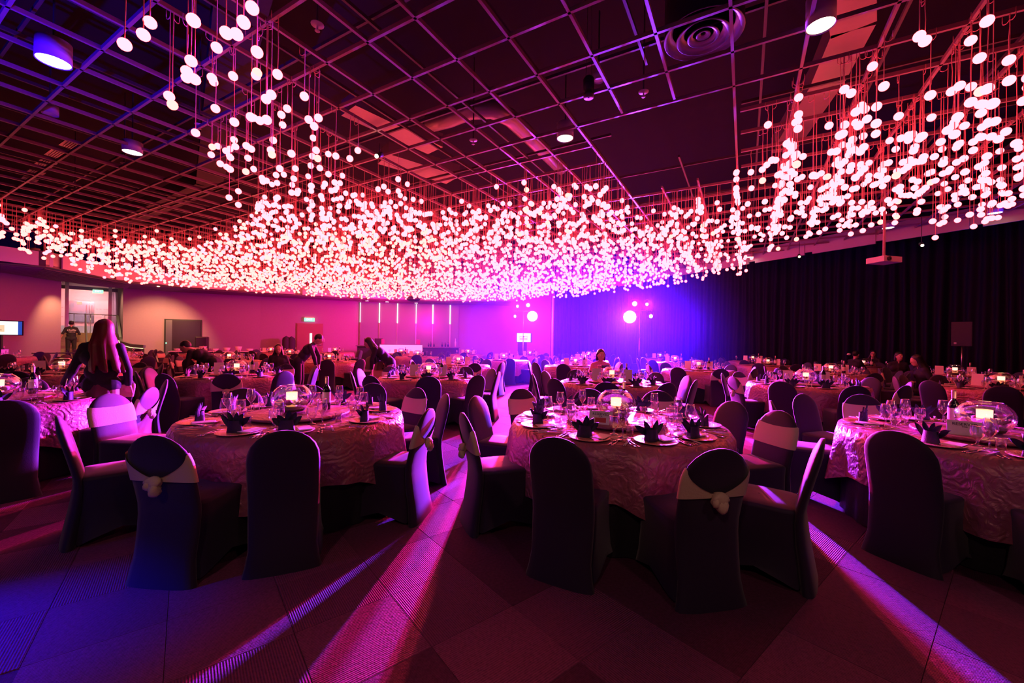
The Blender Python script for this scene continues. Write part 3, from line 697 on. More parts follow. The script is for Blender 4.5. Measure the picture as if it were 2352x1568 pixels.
b.grid(lambda u, v: (seatp(u, .455)[0]*prof[round(v*4)][0], .02+(seatp(u, .455)[1]-.02)*prof[round(v*4)][0], prof[round(v*4)][1]), 24, 5, closed=True)
me_seat = b.mesh('seat', M['chair'])
def sash_half(sg):
    def fn(u, v):
        # u: 0 front centre, 1 knot behind ; v: 0 low, 1 high
        if u < .38: phi = pi/2-(u/.38)*(pi/2); lo, hi = .615, .80-.02*(1-u/.38)
        else:
            k = (u-.38)/.62; phi = -k*pi/2
            lo = .615+.012*k; hi = .80+.035*min(1, k*5)-(.19*max(0, k-.0)**.9)
            if k > .93: hi = lo+.03
        z = lo+(hi-lo)*v
        off = .007+(.0 if u < .38 else (.006*sin(v*26)*((u-.38)/.62)+.010*((u-.38)/.62)**2))
        p = bpt(min(z, .885), phi, off)
        return (p[0]*sg, p[1], z)
    return fn
b = MB(); b.grid(sash_half(1), 22, 9); b.grid(sash_half(-1), 22, 9); me_sash = b.mesh('sash', M['sash'])
b = MB(); kz = .632; ky = bc_(kz)-bt(kz)-.03
def lump(c, r, tw):
    def fn(u, v):
        a, t = 2*pi*u, pi*v; rr = 1+.2*sin(a*3+tw+v*7)+.12*sin(a*6+v*9)
        return (c[0]+r[0]*sin(t)*cos(a)*rr, c[1]+r[1]*sin(t)*sin(a)*rr, c[2]+r[2]*cos(t))
    return fn
b.grid(lump((0, ky, kz-.004), (.046, .032, .036), 0), 20, 11, closed=True)
b.grid(lump((.012, ky-.012, kz-.045), (.034, .026, .042), 2), 14, 8, closed=True)
b.grid(lump((-.028, ky-.010, kz-.022), (.026, .022, .03), 4), 12, 7, closed=True)
me_knot = b.mesh('knot', M['sash'])
def chair_proto(sash):
    t = thing('banquet_chair', 'x', 'chair', (0, 0, -50))
    inst(me_back, 'backrest', t); inst(me_seat, 'seat', t); inst(me_skirt, 'seat_skirt', t)
    if sash: s = inst(me_sash, 'sash', t); s['label'] = 'cream sash tied round the chair back'; k = inst(me_knot, 'knot', s)
    remember(t); return t
CHP = {0: chair_proto(0), 1: chair_proto(1)}; CHUSED = {0: False, 1: False}

# ------------------------------------------------------------------ table linen and tops
def cloth_mesh(seed, far=False):
    r_ = random.Random(seed); R = .925; NA, NR = (96, 7) if not far else (48, 5); rot = r_.random()*pi/2
    ph = [r_.random()*6 for _ in range(4)]; b = MB(); v = [(0, 0, .768)]; f = []
    for i in range(1, 3+NR):
        for k in range(NA):
            a = 2*pi*k/NA; th = a+rot; L = min(.50, min(1.27/max(.05, abs(cos(th))), 1.27/max(.05, abs(sin(th))))-.90)
            if i == 1: r = .5*R; z = .768
            elif i == 2: r = R*.985; z = .767
            else:
                t = (i-2)/NR; fold = .028*sin(9*a+ph[0])+.018*sin(16*a+ph[1])+.010*sin(27*a+ph[2])
                r = R+.012+t*(.035+fold*1.3)+ .01*sin(5*a+ph[3]); z = .762-t*L
            v.append((r*cos(a), r*sin(a), z))
    for k in range(NA): f.append((0, 1+k, 1+(k+1) % NA))
    for i in range(1+NR):
        for k in range(NA):
            k2 = (k+1) % NA; f.append((1+i*NA+k, 1+(i+1)*NA+k, 1+(i+1)*NA+k2, 1+i*NA+k2))
    b.add(v, f); return b.mesh('tablecloth', M['cloth'])
CLOTHS = [cloth_mesh(s) for s in range(4)]; CLOTHF = [cloth_mesh(s+9, True) for s in range(2)]
b = MB(); b.lathe([(.001, .76), (.905, .76), (.905, .735), (.001, .735)], 48); me_top = b.mesh('tabletop', M['wood'])
b = MB(); b.grid(lambda u, v: ((.885-.02*v+.012*sin(2*pi*u*30))*cos(2*pi*u), (.885-.02*v+.012*sin(2*pi*u*30))*sin(2*pi*u), .01+.72*v), 120, 3, closed=True); me_skt = b.mesh('black_skirt', M['skirt'])
b = MB(); b.lathe([(.001, .0), (.40, .0), (.40, .012), (.43, .014), (.43, .030), (.42, .034), (.001, .034)], 48); me_susan = b.mesh('turntable', M['cloth'])

# ------------------------------------------------------------------ tableware meshes
def lm(name, prof, m, n=16): b = MB(); b.lathe(prof, n); return b.mesh(name, m)
WINE = [(.001, .002), (.036, .002), (.036, .005), (.006, .010), (.0045, .075), (.012, .09), (.034, .118), (.042, .14), (.036, .185), (.031, .215)]
GOB = [(.001, .002), (.034, .002), (.034, .006), (.010, .012), (.008, .028), (.014, .045), (.036, .07), (.040, .10), (.037, .145)]
TUM = [(.001, .002), (.026, .002), (.028, .05), (.033, .08)]
def glassmesh(name, prof, n):
    b = MB(); b.lathe(prof, n); r, z = prof[-1]; b.lathe([(r, z), (r-.0022, z+.001), (r-.004, z-.002)], n); return b.mesh(name, M['glass'])
ME = {}
for nm, pf in (('wine_glass', WINE), ('water_goblet', GOB), ('tumbler', TUM)):
    ME[nm, 0] = glassmesh(nm, pf, 20); ME[nm, 1] = glassmesh(nm, pf, 10)
ME['plate', 0] = lm('charger_plate', [(.001, .006), (.085, .006), (.10, .010), (.150, .017), (.153, .016), (.150, .012), (.095, .002), (.001, .001)], M['gold'], 32)
ME['plate', 1] = lm('charger_plate', [(.001, .006), (.10, .010), (.152, .017), (.150, .012), (.095, .002), (.001, .001)], M['gold'], 18)
def napkin(nf, seed):
    r_ = random.Random(seed); b = MB()
    b.grid(lambda u, v: ((.042-.006*v+.016*sin(2*pi*u*3+seed)*(1-v))*cos(2*pi*u)*1.25, (.034-.004*v)*sin(2*pi*u), .088*v), 14, 4, closed=True)
    for k in range(nf):
        a = -1.15+2.3*k/(nf-1)+r_.uniform(-.1, .1); L = r_.uniform(.075, .10); tilt = abs(a)*.8; yy = r_.uniform(-.018, .018); bx = .036*sin(a)
        def fn(u, v, a=a, L=L, tilt=tilt, yy=yy, bx=bx):
            wd = .032*(1-v)**.7*(1+1.1*v); x = bx+sin(a*.95)*L*v+cos(a)*(u-.5)*2*wd*.8; z = .055+cos(a*.8)*L*1.1*v-sin(a)*(u-.5)*wd*1.4
            return (x, yy+.014*cos((u-.5)*3)+.012*v, z)
        b.grid(fn, 4, 5)
    return b.mesh('napkin', M['napkin'])
NAP = [napkin(4 if s % 2 else 5, s) for s in range(5)]
def cutlery(kind):
    b = MB()
    if kind == 'fork':
        b.bar((0, -.10, .004), (0, .03, .006), .009, .0025); b.bar((0, .03, .006), (0, .05, .006), .020, .0025)
        for x in (-.0085, -.003, .003, .0085): b.bar((x, .05, .006), (x, .092, .009), .0028, .002)
        b.box((0, -.098, .004), (.014, .03, .003))
    elif kind == 'knife':
        b.bar((0, -.11, .005), (0, .0, .005), .013, .006); b.bar((0, .0, .005), (.002, .10, .005), .017, .0016)
    elif kind == 'spoon':
        b.bar((0, -.10, .004), (0, .04, .006), .008, .0025); b.sph((0, .068, .007), (.019, .030, .005), 12, 6); b.box((0, -.098, .004), (.014, .03, .003))
    elif kind == 'soup_spoon':
        b.grid(lambda u, v: (.024*cos(2*pi*u)*(.3+.7*v), .055+.034*sin(2*pi*u)*(.3+.7*v), .012+.012*v), 12, 3, closed=True)
        b.bar((0, .02, .02), (0, -.055, .036), .016, .005)
    elif kind == 'chopsticks':
        b.bar((-.005, -.11, .012), (-.003, .11, .008), .005, .005); b.bar((.005, -.11, .012), (.004, .11, .008), .005, .005)
    return b.mesh(kind, M['china'] if kind in ('soup_spoon', 'chopsticks') else M['cutlery'])
for k in ('fork', 'knife', 'spoon', 'soup_spoon', 'chopsticks'): ME[k] = cutlery(k)
b = MB(); b.box((0, 0, .004), (.10, .16, .003)); b.box((.006, .004, .007), (.096, .15, .002), 0, None, .06); ME['menu'] = b.mesh('place_card', M['paper'], False)
b = MB(); b.box((0, 0, .008), (.05, .016, .014)); ME['rest'] = b.mesh('spoon_rest', M['china'], False)
# wine bottle
def bottle_proto():
    t = thing('wine_bottle', 'x', 'bottle', (0, 0, -50))
    b = MB(); b.lathe([(.001, 0), (.036, .0), (.037, .01), (.037, .18), (.030, .205), (.014, .235), (.0135, .25)], 20); b.obj('bottle_body', M['bottle'], t, True)
    b = MB(); b.lathe([(.0150, .246), (.0155, .30), (.0155, .312), (.001, .314)], 16); b.obj('capsule', M['foil'], t, True)
    b = MB(); b.grid(lambda u, v: (.0375*cos(-pi*.5+(u-.5)*3.6), .0375*sin(-pi*.5+(u-.5)*3.6), .065+.10*v), 12, 2); b.obj('label_paper', M['label'], t, True)
    remember(t); return t
# fish bowl with candle and flowers
def flowers(detail):
    b = MB(); r_ = random.Random(3); out = []
    for k in range(9 if detail else 5):
        a = 2*pi*k/(9 if detail else 5)+.3; rr = .078+.02*r_.random(); c = (rr*cos(a), rr*sin(a), .068+.025*r_.random())
        kind = k % 2
        bb = MB()
        if kind == 0:
            for j in range(6):
                t = 2*pi*j/6
                bb.grid(lambda u, v, t=t: (c[0]+.044*v*cos(t)+.018*sin(pi*v)*(u-.5)*2*-sin(t), c[1]+.044*v*sin(t)+.018*sin(pi*v)*(u-.5)*2*cos(t), c[2]+.02*v*v+.008*cos(u*3)), 3, 4)
            bb.sph(c, .010, 6, 4)
        else:
            bb.grid(lump(c, (.030, .030, .024), k), 10, 7, closed=True)
        out.append((bb, 'petalp' if k % 3 == 0 else 'petalw'))
    return out
def bowl_proto(detail, squat=1.0):
    t = thing('fishbowl_centrepiece', 'x', 'centrepiece', (0, 0, -50)); n = 32 if detail else 16
    R, Hh = .155, .235; pr = [(.001, .004), (.07, .004)]
    for i in range(1, 11):
        a = -pi/2+.48+(pi-.48-.62)*i/10; pr.append((R*cos(a), .118+.122*sin(a)))
    b = MB(); b.lathe(pr, n); r0, z0 = pr[-1]; b.lathe([(r0, z0), (r0+.003, z0+.004), (r0-.003, z0+.004)], n); b.obj('glass_bowl', M['bowlglass'], t, True)
    b = MB(); b.lathe([(.04, .035), (.041, .165), (.036, .155), (.034, .150)], 18); b.obj('candle', M['candle2'], t, True)
    b = MB(); b.lathe([(.041, .105), (.042, .166)], 18); b.lathe([(.036, .158), (.001, .156)], 18); b.obj('candle_tip', M['candle'], t, True)
    b = MB(); b.lathe([(.001, .01), (.10, .012), (.115, .04), (.06, .05), (.001, .045)], 16); b.obj('moss', M['moss'], t, True)
    for bb, m in flowers(detail): bb.obj('flower', M[m], t, True)
    remember(t); return t
BOWL = {0: bowl_proto(True), 1: bowl_proto(False)}
BOT = bottle_proto()
def card_proto(big):
    t = thing('reserved_sign' if big else 'menu_stand', 'x', 'sign', (0, 0, -50))
    w_, h = (.19, .105) if big else (.15, .21); b = MB(); q = .035
    b.bar((0, -q/2, 0), (0, -q/2, 0.0001), .001, .001)
    b = MB(); v = [(-w_/2, -q, 0), (w_/2, -q, 0), (w_/2, 0, h), (-w_/2, 0, h), (-w_/2, q, 0), (w_/2, q, 0)]
    v2 = [(x, y*.9-(0.0), z-.002) for x, y, z in v]
    b.add(v+v2, [(0, 1, 2, 3), (3, 2, 5, 4), (6, 9, 8, 7), (9, 10, 11, 8)]); b.obj('card', M['paper'], t)
    if big:
        rx = math.atan2(h, q*.9)
        text_mesh('RESERVED', .030, M['ink'], 'lettering', t, (0, -q*.24-.002, h*.76), (rx, 0, 0))
        text_mesh('FOR', .016, M['ink'], 'lettering', t, (0, -q*.42-.002, h*.58), (rx, 0, 0))
    remember(t); return t
CARD = {1: card_proto(True), 0: card_proto(False)}
for p_ in list(BOWL.values())+[BOT]+list(CARD.values())+list(CHP.values()): pass
def put(proto, x, y, z, rz, label, cat=None, group=None, sc=None):
    if proto in (BOWL[0], BOWL[1]): sc = (1.1, 1.1, 1.1)
    c = copy_tree(proto); c.location = (x, y, z); c.rotation_euler.z = rz; c['label'] = label
    if group: c['group'] = group
    if sc: c.scale = sc
    return c

# ------------------------------------------------------------------ the tables
HOUR = ['twelve', 'one', 'two', 'three', 'four', 'five', 'six', 'seven', 'eight', 'nine', 'ten', 'eleven']
def hours(angs, cx, cy):
    """clock seat of each angle: six o'clock is the seat nearest the camera"""
    vd = math.atan2(cy, cx); used = set(); res = []
    for a in angs:
        h = int(round(((vd-rad(a)) % (2*pi))/(pi/6))) % 12; k = 0
        while h in used: k += 1; h = (h+(k if k % 2 else -k)) % 12
        used.add(h); res.append(HOUR[h])
    return res
def seat_things(cx, cy, a, tn, hn, lod, skip=()):
    A = rad(a); c0 = Vector((cx, cy)); rad_ = Vector((cos(A), sin(A))); tan_ = Vector((-sin(A), cos(A)))  # tan_ : to the sitter's right? sitter looks along -rad_
    rt = Vector((sin(A), -cos(A)))*-1
    rt = Vector((-sin(A), cos(A)))     # right hand of a guest looking at the centre
    rz = A+pi/2
    zt = .768
    def pl(r, s, zz=0): v = c0+rad_*r+rt*s; return (v.x, v.y, zt+zz)
    def it(me, name, cat, r, s, zz, rot, desc, grp):
        o = inst(me, name, None, pl(r, s, zz), rz+rot); tag(o, desc+' at %s o\'clock, %s' % (hn, tn), cat, grp+' on the '+tn); return o
    it(ME['plate', 0 if lod < 2 else 1], 'charger_plate', 'plate', .735, 0, 0, 0, 'gold glass plate', 'charger plates')
    if lod <= 1 and 'nap' not in skip: it(random.choice(NAP), 'napkin', 'napkin', .735, -.035, .008, random.uniform(-.5, .5), 'dark pointed folded napkin', 'napkins')
    if lod <= 1: it(ME['menu'], 'place_card', 'card', .70, .075, .014, random.uniform(-.3, .3), 'white card on the plate', 'place cards')
    g = 0 if lod == 0 else 1
    jr = random.uniform(-.03, .03)
    it(ME['wine_glass', g], 'wine_glass', 'glass', .56+jr, .20, 0, 0, 'tall wine glass', 'wine glasses')
    if lod <= 2: it(ME['water_goblet', g], 'water_goblet', 'glass', .50+jr, .12, 0, 0, 'short water goblet', 'water goblets')
    if lod == 0:
        it(ME['tumbler', 0], 'tumbler', 'glass', .52, -.10, 0, 0, 'small tumbler', 'tumblers')
        it(ME['fork'], 'fork', 'fork', .755, -.185, 0, 0, 'outer fork', 'forks'); it(ME['fork'], 'fork', 'fork', .755, -.215, 0, .04, 'far fork', 'forks')
        it(ME['knife'], 'knife', 'knife', .755, .180, 0, 0, 'knife', 'knives'); it(ME['spoon'], 'spoon', 'spoon', .755, .205, 0, -.03, 'steel spoon', 'spoons')
        it(ME['soup_spoon'], 'soup_spoon', 'spoon', .70, .245, .0, .05, 'white soup spoon', 'soup spoons'); it(ME['chopsticks'], 'chopsticks', 'chopsticks', .74, .275, 0, .05, 'pair of chopsticks', 'chopsticks')
    elif lod == 1:
        it(ME['fork'], 'fork', 'fork', .755, -.195, 0, 0, 'fork', 'forks'); it(ME['knife'], 'knife', 'knife', .755, .190, 0, 0, 'knife', 'knives')
def dress(cx, cy, tn, lod, angs, sash, radii=None, turn=None, big_card=None, bottle=(.16, .10), bowl=(0, 0), skip_ch=()):
    t = thing('banquet_table', 'round banquet table under cloths, the '+tn, 'table', (cx, cy, 0), 0, 'round banquet tables')
    inst(me_top, 'tabletop', t); inst(me_skt, 'black_skirt', t)
    o = inst(random.choice(CLOTHS if lod < 2 else CLOTHF), 'tablecloth', None, (cx, cy, 0), random.random()*6)
    tag(o, 'champagne taffeta overlay cloth on the '+tn, 'tablecloth', 'overlay tablecloths')
    o = inst(me_susan, 'turntable', None, (cx, cy, .769)); tag(o, 'low round turntable in the middle of the '+tn, 'turntable', 'turntables')
    zt = .769+.034; vd = math.atan2(cy, cx)
    put(BOWL[0 if lod == 0 else 1], cx+bowl[0], cy+bowl[1], zt, random.random()*6, 'round fishbowl with candle and flowers on the '+tn, None, 'fishbowl centrepieces')
    right = Vector((cos(vd-pi/2), sin(vd-pi/2))); fwd = Vector((cos(vd), sin(vd)))
    v = Vector((cx, cy))+right*(bottle[0]+.05)-fwd*bottle[1]
    put(BOT, v.x, v.y, zt, vd-pi/2, 'wine bottle with pale label standing on the '+tn, None, 'wine bottles')
    if lod < 2:
        d_ = bpy.data.lights.new('candle_light', 'POINT'); d_.energy = 1.1 if lod == 0 else .8; d_.color = (1, .45, .2); d_.shadow_soft_size = .04
        o_ = bpy.data.objects.new('candle_light', d_); COL.objects.link(o_); o_.location = (cx+bowl[0], cy+bowl[1], zt+.24)
    if lod == 0 and big_card:
        v = Vector((cx, cy))-right*big_card[0]-fwd*big_card[1]; put(CARD[1], v.x, v.y, zt, vd-pi/2+big_card[2], 'white RESERVED tent card on the '+tn)
        if 'centre' in tn:
            cd = [o for o in COL.objects if o.get('label') == 'white RESERVED tent card on the front centre table'][0]
            b = MB(); b.add([(-.045, -.0305, .015), (.045, -.0305, .015), (.045, -.0185, .052), (-.045, -.0185, .052)], [(0, 1, 2, 3)]); b.obj('red_print', M['inkred'], cd)
    elif lod >= 1:
        for k, s in enumerate((-1, 1)):
            if lod > 2 and s > 0 and random.random() < .4: continue
            v = Vector((cx, cy))+right*(.27*s)-fwd*random.uniform(-.05, .12)
            c = put(CARD[0], v.x, v.y, zt, vd-pi/2+random.uniform(-.3, .3), 'white menu stand %s of the bowl on the %s' % ('left' if s < 0 else 'right', tn), None, 'white menu stands'); c['category'] = 'menu'
    hs = hours(angs, cx, cy)
    for k, (a, h) in enumerate(zip(angs, hs)):
        if lod < 3 or k % 2 == 0: seat_things(cx, cy, a, tn, h, lod)
        if k in skip_ch: continue
        r = (radii or {}).get(k, 1.06+random.uniform(-.02, .07)); A = rad(a); s = 1 if k in sash else 0
        x, y = cx+r*cos(A), cy+r*sin(A); rz = A+pi/2+rad((turn or {}).get(k, random.uniform(-5, 5)))
        kind = 'black covered chair with cream sash' if s else 'plain black covered chair'
        c = put(CHP[s], x, y, 0, rz, '%s at %s o\'clock, %s' % (kind, h, tn), None, 'banquet chairs')
random.seed(21)
# seats nearest the camera are at six o'clock
dress(-1.95, 3.75, 'front left table', 0, [-95, -66, -17, 27, 56, 86, 113, 142, 172, -148], {0, 2, 4, 6, 8}, {8: 1.74, 0: 1.08, 1: 1.02, 2: 1.0, 9: 1.22, 5: 1.3}, {8: 2, 2: 8, 9: 14}, None, (.18, -.06), (-.06, -.02))
dress(.94, 3.65, 'front centre table', 0, [-119, -82, -52, -8, 20, 57, 90, 121, 156, -163], {1, 3, 5, 7, 9}, {0: 1.06, 1: 1.12, 2: 1.20, 3: 1.12, 7: 1.25, 5: 1.25}, {3: 20, 2: 14}, (.12, .30, -.1), (.02, -.20), (0, .0))
dress(3.78, 3.25, 'front right table', 0, [-157, -120, 136, 100, 76, 46, 10, -30], {2, 4}, {0: .95, 2: 1.15, 3: 1.3, 4: 1.35}, {2: 16, 3: 10}, (.10, .26, .15), (-.22, -.10), (0, 0), (5, 6, 7))
dress(-5.55, 4.4, 'table at the left edge', 0, [-37, 5, 48, 92, 132, -66, 178], {1, 3}, {0: 1.12, 1: 1.2, 3: 1.15}, {1: 10}, None, (.2, -.1), (0, 0), (5, 6))
def ring(n, ph): return [ph+360*k/n for k in range(n)]
row2 = [(-8.4, 7.6), (-5.2, 7.7), (-1.6, 7.85), (1.8, 7.3), (5.35, 7.4), (8.6, 7.15)]
names2 = ['first', 'second', 'third', 'fourth', 'fifth', 'last']
S2 = {0: {2, 7}, 1: {3, 9}, 2: {0, 7}, 3: {4, 9}, 4: {1, 6, 8}, 5: {2, 5}}
for k, (x, y) in enumerate(row2):
    ph = [10, -25, -115, -70, -102, -140][k]
    dress(x, y, '%s second-row table from the left' % names2[k], 1, ring(10, ph), S2[k], {0: 1.2} if k in (2, 4) else None, None, None, (.20, .04))
row3 = [(-16.0, 12.5), (-11.9, 12.2), (-8.4, 12.1), (-5.65, 12.6), (-1.55, 11.8), (1.9, 12.1), (5.05, 11.0), (8.0, 10.2), (11.0, 10.1)]
nm = ['first', 'second', 'third', 'fourth', 'fifth', 'sixth', 'seventh', 'eighth', 'last']
for k, (x, y) in enumerate(row3):
    dress(x, y, '%s third-row table from the left' % nm[k], 2, ring(9, random.uniform(0, 40)), {random.randrange(9), random.randrange(9), random.randrange(9)}, None, None, None, (.20, .04), (0, 0), () if 0 < k < 8 else (5, 6, 7))
row4 = [(-16.8, 17.2), (-13.0, 16.8), (-9.0, 16.5), (-4.0, 17.3), (-.3, 15.2), (2.9, 16.2), (6.1, 15.2), (8.75, 13.9), (12.1, 14.0)]
for k, (x, y) in enumerate(row4):
    dress(x, y, '%s fourth-row table from the left' % nm[k], 3, ring(8, random.uniform(0, 45)), {random.randrange(8), random.randrange(8)})
row5 = [(-11.6, 19.6), (-9.2, 21.2), (-5.6, 20.6), (-2.3, 21.4), (.9, 20.2), (3.9, 20.6), (7.0, 19.2), (10.3, 17.4)]
nm5 = ['first', 'second', 'third', 'fourth', 'fifth', 'sixth', 'seventh', 'last']
for k, (x, y) in enumerate(row5):
    dress(x, y, '%s back-row table from the left' % nm5[k], 3, ring(6, random.uniform(0, 60)), {random.randrange(6)})
# prototypes go
for p_ in list(CHP.values())+list(BOWL.values())+[BOT]+list(CARD.values()):
    for ch in list(p_.children_recursive): bpy.data.objects.remove(ch)
    bpy.data.objects.remove(p_)

# ------------------------------------------------------------------ stage light stands, screens, speaker
def par(name, loc, tgt, r, face, label):
    t = thing(name, label, 'stage light', loc); dv = (Vector(tgt)-Vector(loc)).normalized(); R_ = dv.to_track_quat('Z', 'Y').to_matrix().to_4x4()
    b = MB(); b.lathe([(r*.5, -.26), (r*.8, -.2), (r*1.0, -.02), (r*1.02, .02), (r*.9, .0)], 20, 0, R_); b.obj('housing', M['black'], t, True)
    b = MB(); b.lathe([(r*.9, -.005), (.001, -.005)], 20, 0, R_); b.obj('lens', face, t)
    dz = 3.2-loc[2]; b = MB(); b.tube([(0, .06, .0), (0, .06, dz)], .014, 5); b.obj('clamp_rod', M['black'], t, True)
    b = MB(); b.tube([(-r*1.1, 0, 0), (-r*1.1, 0, .2), (0, 0, .26), (r*1.1, 0, .2), (r*1.1, 0, 0)], .012, 5); b.obj('yoke', M['black'], t, True)
    return t
def tripod(loc, H, label, cross=None):
    t = thing('light_stand', label, 'stand', loc)
    b = MB(); b.tube([(0, 0, .25), (0, 0, H*.55)], .024, 8); b.obj('lower_pole', M['steel'], t, True)
    b = MB(); b.tube([(0, 0, H*.5), (0, 0, H)], .017, 8); b.obj('upper_pole', M['steel'], t, True)
    for k in range(3):
        a = 2*pi*k/3+.4; b = MB(); b.tube([(0, 0, .55), (.55*cos(a), .55*sin(a), .012)], .014, 5); b.obj('leg', M['black'], t, True)
    if cross: b = MB(); b.tube([(-cross, 0, H), (cross, 0, H)], .018, 6); b.obj('crossbar', M['steel'], t, True)
    b = MB(); b.sph((.03, 0, H*.55), .03, 8, 5); b.obj('clamp_knob', M['black'], t, True)
    return t
tripod((.63, 23.0, 0), 3.2, 'tall thin stand holding the left group of stage lights', .55)
tripod((6.75, 21.6, 0), 3.2, 'tall thin stand holding the right group of stage lights', .65)
par('stage_light', STAND1, (0, 2, 1), .32, M['parface'], 'big glaring violet-white light on the left stand')
par('stage_light', STAND1+Vector((-.25, 0, .62)), (-1, 2, 1), .13, M['parpink'], 'pink light above the glaring light on the left stand')
par('stage_light', STAND1+Vector((-.85, 0, .55)), (-8, 2, 1), .10, M['parpink'], 'small pink light at the upper left of the left stand')
par('stage_light', STAND1+Vector((-.98, 0, -.02)), (-12, 4, 1), .09, M['parface'], 'small white light at the far left of the left stand')
par('stage_light', STAND2+Vector((-.0, 0, 0)), (0, 2, 1), .36, M['parface'], 'big glaring violet-white light on the right stand')
par('stage_light', STAND2+Vector((.25, 0, .70)), (0, 2, 1), .15, M['parpink'], 'pink light above the glaring light on the right stand')
par('stage_light', STAND2+Vector((.90, 0, .68)), (5, 2, 1), .10, M['parpink'], 'small pink light at the upper right of the right stand')
par('stage_light', STAND2+Vector((1.12, 0, .05)), (10, 4, 1), .11, M['parface'], 'small white light at the right end of the right stand')
def screen(loc, w_, h, rz, label, stand_h, txt):
    t = thing('screen', label, 'screen', loc, rz)
    b = MB(); b.box((0, .03, 0), (w_+.06, .06, h+.06)); b.obj('bezel', M['black'], t)
    b = MB(); b.box((-.03*w_, -.002, 0), (w_*.94, .004, h)); b.obj('display', M['white'], t)
    b = MB(); b.box((w_*.47, -.002, 0), (w_*.06, .004, h)); b.obj('display_edge', M['screenblue'], t)
    b = MB(); b.box((-.05*w_, -.006, -.04*h), (w_*.58, .003, h*.52)); b.obj('banner', M['beige'], t)
    text_mesh(txt, h*.26, M['white'], 'lettering', t, (-.05*w_, -.010, .02*h), (pi/2, 0, 0), shear=.3)
    b = MB(); b.box((-.05*w_, -.009, -.16*h), (w_*.5, .002, h*.03)); b.obj('underline', M['inkred'], t)
    b = MB(); b.box((-.12*w_, .12, -loc[2]/2-h/4), (w_*.62, .2, loc[2]-h/2-.02)); b.obj('stand_column', M['black'], t)
x, y, z = atd(-28, 751, 15.0); screen((x, y, z), 1.65, .50, rad(38), 'lit white television at the left edge on a black column', 1.2, 'ntender')
x, y, z = atd(1204, 774, 23.6); screen((x, y, z), .84, .50, 0, 'lit white television under the left stage lights', 1.2, 'ntender')
x, y, z = atd(2210, 766, 11.6)
t = thing('loudspeaker', 'black loudspeaker on a pole before the curtain at the right', 'speaker', (x, y, z))
b = MB(); v = [(-.20, -.16), (.20, -.16), (.12, .18), (-.12, .18)]; b.add([(p[0], p[1], -.34) for p in v]+[(p[0], p[1], .34) for p in v], [(0, 3, 2, 1), (4, 5, 6, 7), (0, 1, 5, 4), (1, 2, 6, 5), (2, 3, 7, 6), (3, 0, 4, 7)])
o = b.obj('cabinet', M['black'], t); t.rotation_euler.z = rad(-52)
b = MB(); b.box((0, -.166, .0), (.37, .01, .64)); b.obj('grille', M['black'], t)
b = MB(); b.box((-.12, -.174, -.26), (.05, .005, .05)); b.obj('badge', M['lampcan'], t)
t = tripod((x, y, 0), z-.36, 'tripod stand under the loudspeaker at the right'); t.name = 'speaker_stand'
t = thing('folding_stand', 'low black folding luggage stand by the left wall', 'stand', (*at(95, 827, .4), 0), rad(60)); t.location = (-16.6, 14.9, 0)
b = MB(); b.box((0, 0, .82), (1.2, .5, .03)); b.obj('tray', M['black'], t)
for sx in (-.5, .5): b = MB(); b.bar((sx, -.22, .02), (sx, .22, .8), .03, .03); b.bar((sx, .22, .02), (sx, -.22, .8), .03, .03); b.obj('crossed_legs', M['black'], t)

# ------------------------------------------------------------------ people
def blob(name, caps, m, parent, vox=.012, sm=3, dec=.35, ell=()):
    b = MB()
    for p, q, r1, r2 in caps:
        p, q = Vector(p), Vector(q); b.sph(p, r1, 12, 8); b.sph(q, r2, 12, 8)
        if (q-p).length > .004: b.tube([p, q], [r1, r2], 12)
    for c, r, T in ell: b.sph((0, 0, 0), r, 16, 12, 0, T if T is not None else Matrix.Translation(c))
    me = b.mesh('tmp', m); o = bpy.data.objects.new('tmp', me); COL.objects.link(o)
    md = o.modifiers.new('r', 'REMESH'); md.mode = 'VOXEL'; md.voxel_size = vox; md.use_smooth_shade = True
    if sm: s = o.modifiers.new('s', 'SMOOTH'); s.iterations = sm; s.factor = .5
    if dec < 1: d_ = o.modifiers.new('d', 'DECIMATE'); d_.ratio = dec
    dg = bpy.context.evaluated_depsgraph_get(); me2 = bpy.data.meshes.new_from_object(o.evaluated_get(dg)); bpy.data.objects.remove(o)
    me2.name = name; me2.materials.clear(); me2.materials.append(m); me2.polygons.foreach_set('use_smooth', [True]*len(me2.polygons))
    r = bpy.data.objects.new(name, me2); COL.objects.link(r); r.parent = parent; return r
def hand_caps(w, e, side, curl=.5):
    """palm and five fingers past wrist w, in line with the forearm e->w"""
    w, e = Vector(w), Vector(e); d = (w-e).normalized(); up = Vector((0, 1, 0)) if abs(d.y) < .8 else Vector((0, 0, 1))
    s = d.cross(up).normalized(); n = s.cross(d).normalized(); c = []
    for k in (-1.5, -.5, .5, 1.5): c.append((w+s*k*.010, w+d*.075+s*k*.018, .016, .014))
    for k, L in ((-1.5, .06), (-.5, .075), (.5, .08), (1.5, .07)):
        a = w+d*.078+s*k*.019; m_ = a+(d*.75+n*curl*.5)*L*.55; t = m_+(d*.45+n*curl)*L*.5
        c += [(a, m_, .0095, .0085), (m_, t, .0085, .007)]
    a = w+d*.02+s*side*.026; m_ = a+(d*.6+s*side*.7)*.04; c += [(a, m_, .012, .010), (m_, m_+(d*.85+n*.4)*.03, .010, .008)]
    return c
